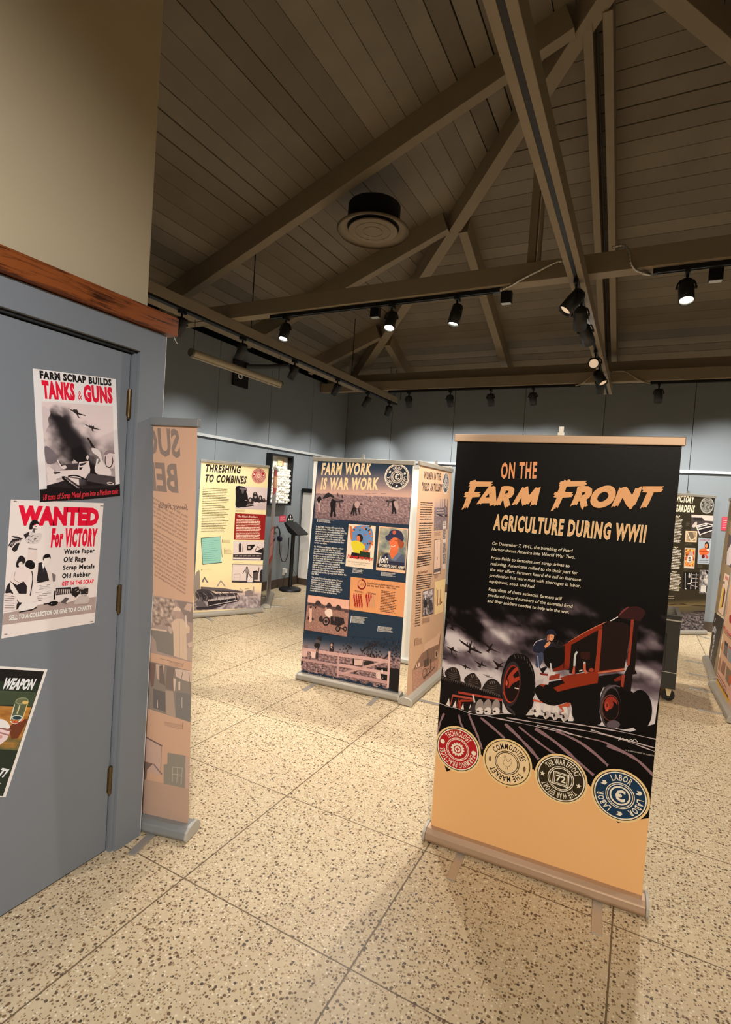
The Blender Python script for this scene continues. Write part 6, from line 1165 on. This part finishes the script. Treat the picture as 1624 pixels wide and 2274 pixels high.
a.stroke([(290, 735), (430, 770), (550, 800)], 4, (150, 122, 104)); a.greek((545, 800), (545, 830), (390, 775), 3, (160, 132, 114), 0.25); a.stroke([(552, 785), (548, 830)], 4, PTX)
a.poly([(60, 740), (655, 880), (640, 1468), (30, 1270)], (150, 136, 122)); a.poly([(460, 850), (655, 880), (650, 1010), (560, 985), (470, 940)], (216, 188, 168)); a.poly([(150, 780), (240, 790), (215, 1050), (190, 1060), (150, 900)], (130, 106, 94)); a.poly([(240, 800), (340, 810), (330, 940), (300, 1000), (250, 960)], (206, 176, 154)); a.poly([(280, 820), (320, 810), (330, 900), (350, 1050), (280, 1010)], (128, 112, 102)); a.poly([(370, 825), (460, 845), (440, 940), (450, 1110), (350, 1080)], (136, 118, 106)); a.poly([(500, 1000), (520, 1000), (520, 1100), (500, 1090)], (226, 200, 178)); a.poly([(440, 960), (470, 970), (460, 1100), (445, 1110)], (224, 196, 172)); a.poly([(350, 1100), (440, 1110), (470, 1420), (360, 1370)], (182, 158, 138)); a.poly([(210, 1080), (350, 1120), (350, 1350), (210, 1300)], (118, 110, 104)); a.poly([(470, 1120), (640, 1140), (636, 1460), (470, 1400)], (134, 128, 120)); a.stroke([(540, 1180), (540, 1300)], 9, (196, 176, 158)); a.stroke([(256, 1210), (262, 1300)], 9, (216, 190, 170)); a.stroke([(550, 890), (530, 980)], 6, (130, 108, 96)); a.stroke([(620, 900), (640, 1120)], 6, (140, 118, 104))
a.greek((540, 1500), (535, 1540), (320, 1455), 4, (160, 132, 114), 0.25); a.stroke([(550, 1465), (545, 1545)], 4, PTX)
a.poly([(40, 1600), (310, 1745), (300, 2080), (-20, 2000)], (206, 172, 154)); a.stroke([(80, 1610), (315, 1740)], 14, (120, 100, 96)); a.stroke([(304, 1745), (296, 2060)], 8, (170, 140, 122)); a.poly([(375, 1815), (580, 1850), (575, 2240), (330, 2240), (330, 1950), (372, 1945)], (150, 142, 126)); a.poly([(580, 1850), (645, 1900), (640, 2240), (578, 2240)], (200, 168, 150)); a.poly([(60, 1900), (210, 1940), (140, 2010), (130, 2140), (50, 2110)], (132, 108, 96)); a.stroke([(215, 1945), (310, 2065)], 14, (140, 118, 110)); a.stroke([(80, 2140), (330, 2220)], 10, (166, 138, 124))
for p in (((430, 1980), (545, 1990)), ((430, 2060), (540, 2070)), ((435, 1980), (430, 2150)), ((490, 1985), (480, 2160)), ((545, 1990), (530, 2180))): a.stroke(p, 7, (186, 174, 156))
a.polyuv([(0, 0), (a.w, 0), (a.w, 0.18), (0, 0.18)], (190, 158, 136)); finish(o, a, None, PT, PT)
# ------------------------------------------------------------------ three paper posters taped to the grey door
def poster(corners, frame, label, paper, k=1.0):
    a = Art((PX - 0.0345, 1.0, 1.2), (0, 1, 0), (0, 0, 1), k); a.fr(*frame); a.out = [a.P(c) for c in corners]; a.polyuv(a.out, paper); a.label = label
    return a
def stick(a):
    ob = a.build('poster', M_PAPER, None, 0.0003, outline=a.out); tag(ob, a.label, 'poster', 'posters on the grey door')
RE = (226, 14, 52); INK = (20, 17, 18)
a = poster([(262, 1758), (800, 1728), (1228, 1685), (1175, 280), (178, 152)], (40, 790, 0.184729), 'upper poster on the grey door, with planes under red Tanks and Guns lettering', (236, 226, 220), 1.14)
a.text('FARM SCRAP BUILDS', (262, 266), (1128, 360), (262, 186), INK, 0.065, 0.0, 0.08); a.text('TANKS', (302, 498), (690, 524), (275, 310), RE, 0.065, 0.0, 0.05); a.text('&', (722, 525), (770, 530), (720, 420), RE, 0.0); a.text('GUNS', (795, 538), (1142, 560), (785, 362), RE, 0.065, 0.0, 0.05)
def smoke(u, v):
    n = fbm(u * 5, v * 6, 41); d = u - (0.14 + 0.58 * max(0, v - 0.05)); p = math.exp(-(d / (0.11 + 0.26 * v + 0.12 * n)) ** 2) * ss(0.04, 0.18, v + 0.1 * n)
    return mixc((226, 206, 200), (28, 23, 25), min(1, p * 1.15 + 0.25 * n * ss(0.3, 0.7, v) + (0.35 * ss(0.35, 0.55, v) * ss(0.75, 1.0, u) * (1 - ss(0.55, 0.7, v)))))
a.patch([(282, 548), (1138, 604), (1172, 1580), (345, 1602)], 60, 66, smoke)
a.blob([(285, 620), (340, 620), (390, 690), (360, 760), (372, 830), (345, 880), (330, 930), (312, 930), (300, 800)], (214, 196, 192), 3); a.blob([(320, 1090), (420, 1140), (480, 1260), (350, 1300)], (120, 108, 110), 3)
for pts in ([(595, 628), (660, 655), (672, 638), (690, 650), (700, 640), (722, 668), (730, 690), (815, 715), (812, 724), (722, 706), (735, 740), (755, 750), (720, 745), (705, 705), (670, 680)], [(775, 808), (850, 842), (856, 822), (866, 845), (882, 832), (890, 852), (908, 836), (916, 862), (1000, 892), (900, 880), (905, 905), (922, 914), (888, 905), (884, 875), (845, 855)]): a.poly(pts, (44, 34, 36))
a.poly([(825, 990), (845, 982), (870, 1020), (930, 1110), (905, 1120), (870, 1070), (860, 1040)], (34, 26, 28)); a.blob([(885, 1110), (950, 1120), (995, 1170), (1010, 1240), (1050, 1330), (1110, 1370), (1110, 1440), (980, 1430), (930, 1400), (925, 1330), (990, 1270), (960, 1210), (900, 1165)], (236, 218, 210), 3); a.poly([(945, 1240), (968, 1240), (950, 1320), (930, 1330)], (240, 224, 216)); a.blob([(1040, 1180), (1090, 1145), (1150, 1160), (1165, 1260), (1150, 1340), (1080, 1355), (1045, 1290)], (226, 206, 200), 4); a.blob([(1030, 1180), (1070, 1140), (1140, 1138), (1160, 1180), (1100, 1170), (1050, 1200)], (150, 130, 130), 3); a.stroke([(1060, 1330), (1110, 1340), (1140, 1270), (1125, 1200)], 12, INK, 3, True); a.stroke([(1050, 1210), (1048, 1280), (1065, 1335)], 10, INK, 3)
LT = (234, 216, 208)
a.poly([(345, 1430), (480, 1385), (720, 1370), (735, 1280), (850, 1265), (868, 1370), (860, 1420), (830, 1480), (560, 1450), (460, 1480), (390, 1560), (360, 1500)], LT); a.blob([(820, 1215), (835, 1195), (850, 1215), (840, 1250), (822, 1240)], LT, 3); a.poly([(735, 1300), (830, 1280), (800, 1310), (740, 1330)], (60, 50, 52)); a.poly([(735, 1340), (780, 1340), (760, 1370), (735, 1370)], INK); a.stroke([(475, 1250), (530, 1350)], 20, LT); a.stroke([(490, 1262), (545, 1355)], 10, INK); a.stroke([(665, 1250), (710, 1285)], 12, LT); a.blob([(650, 1270), (690, 1265), (720, 1290), (660, 1300)], (200, 180, 176), 3); a.poly([(530, 1310), (720, 1290), (720, 1365), (540, 1370)], (66, 56, 58)); a.blob([(525, 1330), (570, 1315), (580, 1350), (540, 1365)], LT, 3)
a.poly([(850, 1410), (1165, 1455), (1170, 1560), (1100, 1555), (790, 1500)], (74, 66, 66)); a.poly([(430, 1400), (500, 1390), (510, 1410), (440, 1425)], (60, 50, 50)); a.blob([(345, 1350), (380, 1340), (425, 1370), (420, 1400), (360, 1420)], LT, 3); a.stroke([(600, 1450), (700, 1440), (830, 1495)], 16, INK, 3); a.poly([(350, 1500), (460, 1460), (460, 1510), (390, 1560), (420, 1490)], LT); a.poly([(345, 1560), (560, 1500), (720, 1560), (1170, 1560), (1170, 1620), (345, 1640)], (40, 33, 35)); a.poly([(525, 1450), (560, 1448), (750, 1590), (745, 1606), (680, 1606), (530, 1480)], INK); a.stroke([(560, 1465), (735, 1598)], 12, (150, 136, 134)); a.poly([(600, 1462), (730, 1480), (735, 1560), (640, 1500)], LT); a.ell(1110, 1535, 44, 16, LT, 16, 0.15); a.ell(1110, 1535, 30, 9, (70, 60, 60), 14, 0.15)
for k in range(5): a.stroke([(612 + 28 * k, 1520 + 20 * k), (624 + 28 * k, 1510 + 20 * k)], 8, LT)
a.poly([(256, 1608), (348, 1600), (350, 1570), (600, 1590), (860, 1600), (1150, 1580), (1176, 1548), (1223, 1540), (1228, 1685), (800, 1728), (262, 1758)], (24, 18, 20)); a.text('18 tons of Scrap Metal goes into a Medium tank', (290, 1738), (1200, 1658), (292, 1668), (222, 50, 60), 0.012, 0.35)
a.greek((196, 175), (196, 175), (240, 180), 1, (120, 110, 106), 0.3)
stick(a)
a = poster([(14, 1568), (1002, 1400), (1100, 130), (115, 92)], (0, 1090, 0.209360), 'middle poster on the grey door, headed Wanted For Victory with people sorting scrap', (238, 220, 210), 1.14)
a.text('WANTED', (207, 350), (1042, 354), (196, 172), RE, 0.075, 0.0, 0.02); a.text('For VICTORY', (537, 586), (1018, 574), (542, 412), RE, 0.065, 0.04, 0.07)
for t, L, R, T in (('Waste Paper', (680, 667), (1002, 656), (682, 620)), ('Old Rags', (672, 754), (910, 744), (675, 706)), ('Scrap Metals', (665, 838), (1004, 820), (668, 793)), ('Old Rubber', (656, 926), (958, 904), (658, 880))): a.text(t, L, R, T, INK, 0.045, 0, 0.06)
a.text('GET IN THE SCRAP', (654, 1006), (994, 976), (657, 966), RE, 0.05, 0, 0.08)
a.poly([(36, 1300), (150, 1280), (400, 1210), (700, 1170), (1020, 1122), (1008, 1290), (24, 1424)], (176, 154, 144)); a.text('SELL TO A COLLECTOR OR GIVE TO A CHARITY', (95, 1374), (968, 1256), (98, 1326), (246, 232, 222), 0.035)
SKN = (240, 220, 208); GRY = (150, 138, 134); LG = (206, 190, 182)
a.blob([(310, 400), (320, 340), (360, 308), (400, 320), (416, 360), (390, 350), (360, 360), (350, 400), (320, 410)], INK, 3); a.poly([(345, 370), (412, 355), (410, 400), (385, 430), (350, 440)], SKN); a.stroke([(370, 380), (390, 378)], 6, INK); a.stroke([(375, 408), (392, 404)], 5, INK); a.poly([(350, 400), (375, 395), (370, 445), (340, 440)], (90, 78, 76)); a.blob([(250, 460), (310, 430), (360, 450), (440, 450), (430, 520), (390, 560), (300, 560), (270, 530)], (214, 200, 192), 3); a.poly([(250, 465), (310, 432), (300, 480), (270, 510)], (44, 36, 38))
for k in range(16): x = 290 + a.rnd.uniform(0, 120); y = 470 + a.rnd.uniform(0, 90); a.stroke([(x, y), (x + 14, y + a.rnd.uniform(-8, 10))], 7, (80, 70, 70))
a.poly([(240, 520), (280, 560), (400, 590), (400, 610), (300, 600), (240, 560)], SKN); a.poly([(300, 600), (395, 610), (395, 740), (290, 740)], (226, 208, 198)); a.stroke([(300, 610), (390, 622)], 12, GRY, jag=0.6)
for pts in ([(85, 580), (130, 510), (240, 500), (230, 520), (170, 540), (120, 600)], [(120, 620), (170, 560), (210, 550), (180, 630), (150, 650)], [(120, 480), (180, 485), (230, 505), (150, 500)]): a.poly(pts, (40, 33, 34))
for k in range(6): a.stroke([(100 + 22 * k, 590 - 8 * k), (130 + 20 * k, 540 - 6 * k)], 6, LG)
a.blob([(165, 790), (200, 700), (240, 690), (270, 740), (230, 800), (200, 820)], (36, 30, 31), 3); a.blob([(195, 770), (230, 750), (240, 800), (205, 810)], SKN, 3)
a.blob([(265, 790), (280, 745), (330, 735), (366, 770), (360, 820), (320, 832), (285, 815)], INK, 4); a.poly([(262, 800), (310, 825), (320, 850), (290, 880), (262, 850)], SKN)
a.blob([(105, 930), (150, 850), (220, 800), (270, 830), (330, 850), (340, 930), (330, 1060), (300, 1110), (280, 1000), (230, 960), (180, 1000), (110, 980)], (232, 214, 204), 3); a.stroke([(160, 860), (150, 940), (200, 970)], 5, GRY, 3); a.poly([(70, 1010), (110, 960), (180, 1000), (250, 960), (285, 1010), (280, 1090), (210, 1090), (150, 1080), (110, 1110), (52, 1080)], (38, 32, 34)); a.poly([(150, 1100), (200, 1150), (230, 1190), (180, 1260), (150, 1250), (190, 1180)], (38, 32, 34)); a.poly([(100, 960), (130, 980), (230, 1140), (260, 1190), (200, 1180), (110, 1040)], SKN); a.poly([(300, 900), (330, 900), (300, 1120), (330, 1190), (300, 1200), (280, 1120)], SKN); a.stroke([(335, 850), (345, 940), (318, 1110)], 10, INK, 3)
a.blob([(455, 740), (460, 690), (500, 668), (530, 680), (534, 720), (505, 715), (480, 720)], INK, 3); a.poly([(462, 720), (525, 705), (525, 760), (495, 790), (465, 770)], SKN); a.blob([(400, 770), (440, 750), (500, 790), (530, 850), (590, 900), (580, 980), (540, 960), (400, 970), (350, 950)], (230, 214, 204), 3); a.poly([(405, 765), (440, 755), (470, 800), (495, 850), (520, 950), (440, 970), (385, 960), (400, 850)], (40, 34, 36)); a.poly([(455, 800), (475, 795), (465, 850), (452, 860)], (70, 60, 64)); a.poly([(440, 770), (475, 790), (455, 830)], (246, 232, 222)); a.poly([(550, 870), (590, 890), (585, 960), (560, 970)], (126, 112, 108))
a.poly([(350, 985), (590, 960), (600, 1100), (350, 1180)], (236, 220, 210)); a.stroke([(390, 972), (470, 958)], 10, INK, 3); a.poly([(40, 1090), (110, 1080), (180, 1140), (170, 1260), (30, 1280)], (232, 214, 204)); a.poly([(200, 1220), (330, 1180), (400, 1210), (350, 1250), (200, 1280)], (238, 222, 212))
for k in range(16):
    x = 365 + a.rnd.uniform(0, 130); y = 1000 + k * 11; a.stroke([(x, y), (x + a.rnd.uniform(30, 90), y - 6)], 4, a.rnd.choice([GRY, (70, 60, 60), LG]))
for k in range(6): a.stroke([(45, 1110 + 26 * k), (150, 1120 + 24 * k)], 5, (90, 80, 78))
a.stroke([(200, 1285), (330, 1262), (385, 1235)], 10, INK, 3); a.poly([(590, 1030), (750, 1020), (760, 1085), (590, 1105)], (38, 32, 33))
for k in range(7): a.poly([(600 + 22 * k, 1045), (612 + 22 * k, 1043), (606 + 22 * k, 1090), (596 + 22 * k, 1092)], LG)
a.stroke([(580, 1060), (572, 1150)], 16, INK); a.blob([(510, 1190), (560, 1168), (610, 1175), (600, 1205), (555, 1220), (515, 1210)], INK, 3); a.stroke([(460, 1200), (515, 1195)], 10, INK); a.ell(545, 1195, 6, 5, LG, 8); a.poly([(640, 1180), (690, 1130), (740, 1140), (700, 1200)], (90, 80, 78)); a.poly([(690, 1195), (750, 1110), (830, 1150)], (226, 208, 196)); a.poly([(760, 1030), (830, 1015), (850, 1080), (800, 1130), (755, 1100)], (34, 28, 29)); a.poly([(840, 1040), (935, 1030), (930, 1090), (860, 1095)], (44, 38, 38)); a.poly([(830, 1020), (900, 1015), (930, 1030), (840, 1042)], LG); a.blob([(830, 1120), (900, 1095), (940, 1130), (930, 1190), (850, 1200), (780, 1200)], (200, 184, 174), 3)
for k in range(14): x = 790 + a.rnd.uniform(0, 140); y = 1030 + a.rnd.uniform(0, 160); a.stroke([(x, y), (x + 18, y + a.rnd.uniform(-16, 16))], 6, a.rnd.choice([INK, LG, GRY]))
for p in ((140, 108), (1060, 158), (40, 1522), (950, 1388)): a.stroke([p, (p[0] + 34, p[1] + (2 if p[1] < 300 else -5))], 5, (90, 84, 80))
stick(a)
a = poster([(60, 1625), (505, 268), (-395, 210), (-840, 1560)], (0, 1430, 0.209360), 'lowest poster on the grey door, tilted, with a drinking glass under the white word Weapon', (240, 226, 216), 1.14)
a.poly([(30, 1615), (468, 292), (-370, 236), (-800, 1545)], (40, 50, 38)); a.poly([(395, 515), (372, 590), (-500, 540), (-470, 470)], (70, 84, 62)); a.poly([(468, 292), (430, 410), (-420, 380), (-370, 236)], (26, 25, 25))
a.patch([(-480, 640), (332, 670), (190, 1130), (-640, 1080)], 30, 26, lambda u, v: mixc(mixc((150, 96, 44), (206, 144, 66), 0.5 + 0.8 * fbm(u * 4, v * 16, 51)), (84, 92, 62), ss(0.62, 1.05, v + 0.25 * fbm(u * 6, v * 6, 52))))
a.poly([(395, 515), (345, 665), (150, 650), (-400, 640), (-400, 520)], (64, 76, 54)); a.poly([(260, 790), (300, 800), (190, 1000), (120, 1010), (90, 880), (160, 830)], (112, 58, 34)); a.blob([(-140, 830), (0, 795), (80, 830), (105, 890), (40, 900), (-60, 900)], (240, 226, 220), 4); a.poly([(-160, 880), (40, 890), (122, 912), (100, 935), (-60, 910)], (150, 100, 96)); a.poly([(-160, 905), (20, 905), (105, 930), (75, 1010), (0, 1070), (-150, 1060)], (232, 206, 204)); a.stroke([(-20, 935), (100, 970)], 16, (170, 118, 112)); a.ell(0, 985, 26, 20, (206, 150, 140), 14)
a.poly([(152, 620), (165, 600), (300, 610), (236, 800), (120, 800)], (92, 98, 72)); a.ell(232, 605, 70, 36, (150, 156, 116), 24, -0.1); a.ell(232, 605, 60, 28, (104, 110, 80), 24, -0.1); a.stroke([(155, 640), (112, 800)], 10, (214, 222, 196)); a.stroke([(298, 610), (238, 800)], 10, (226, 196, 120)); a.stroke([(210, 650), (180, 740)], 14, (196, 196, 150)); a.ell(180, 780, 62, 26, (200, 214, 206), 22); a.ell(180, 784, 48, 18, (40, 60, 62), 22); a.stroke([(110, 820), (160, 845), (230, 800)], 12, (226, 230, 222), 3); a.ell(160, 828, 36, 14, (206, 84, 56), 16); a.ell(265, 620, 30, 18, (226, 190, 110), 14); a.poly([(228, 800), (262, 792), (250, 810), (215, 830)], (214, 110, 70))
a.text('WEAPON', (14, 472), (342, 482), (30, 364), (246, 240, 232), 0.05, 0.22, 0.02); a.text('T!', (-40, 1398), (40, 1412), (-20, 1312), (246, 240, 232), 0.05, 0.25); a.text('.', (-4, 1478), (10, 1480), (-2, 1452), (246, 240, 232), 0.03)
stick(a)
# the letter source is no longer needed
bpy.data.objects.remove(_to); bpy.data.curves.remove(_tc)
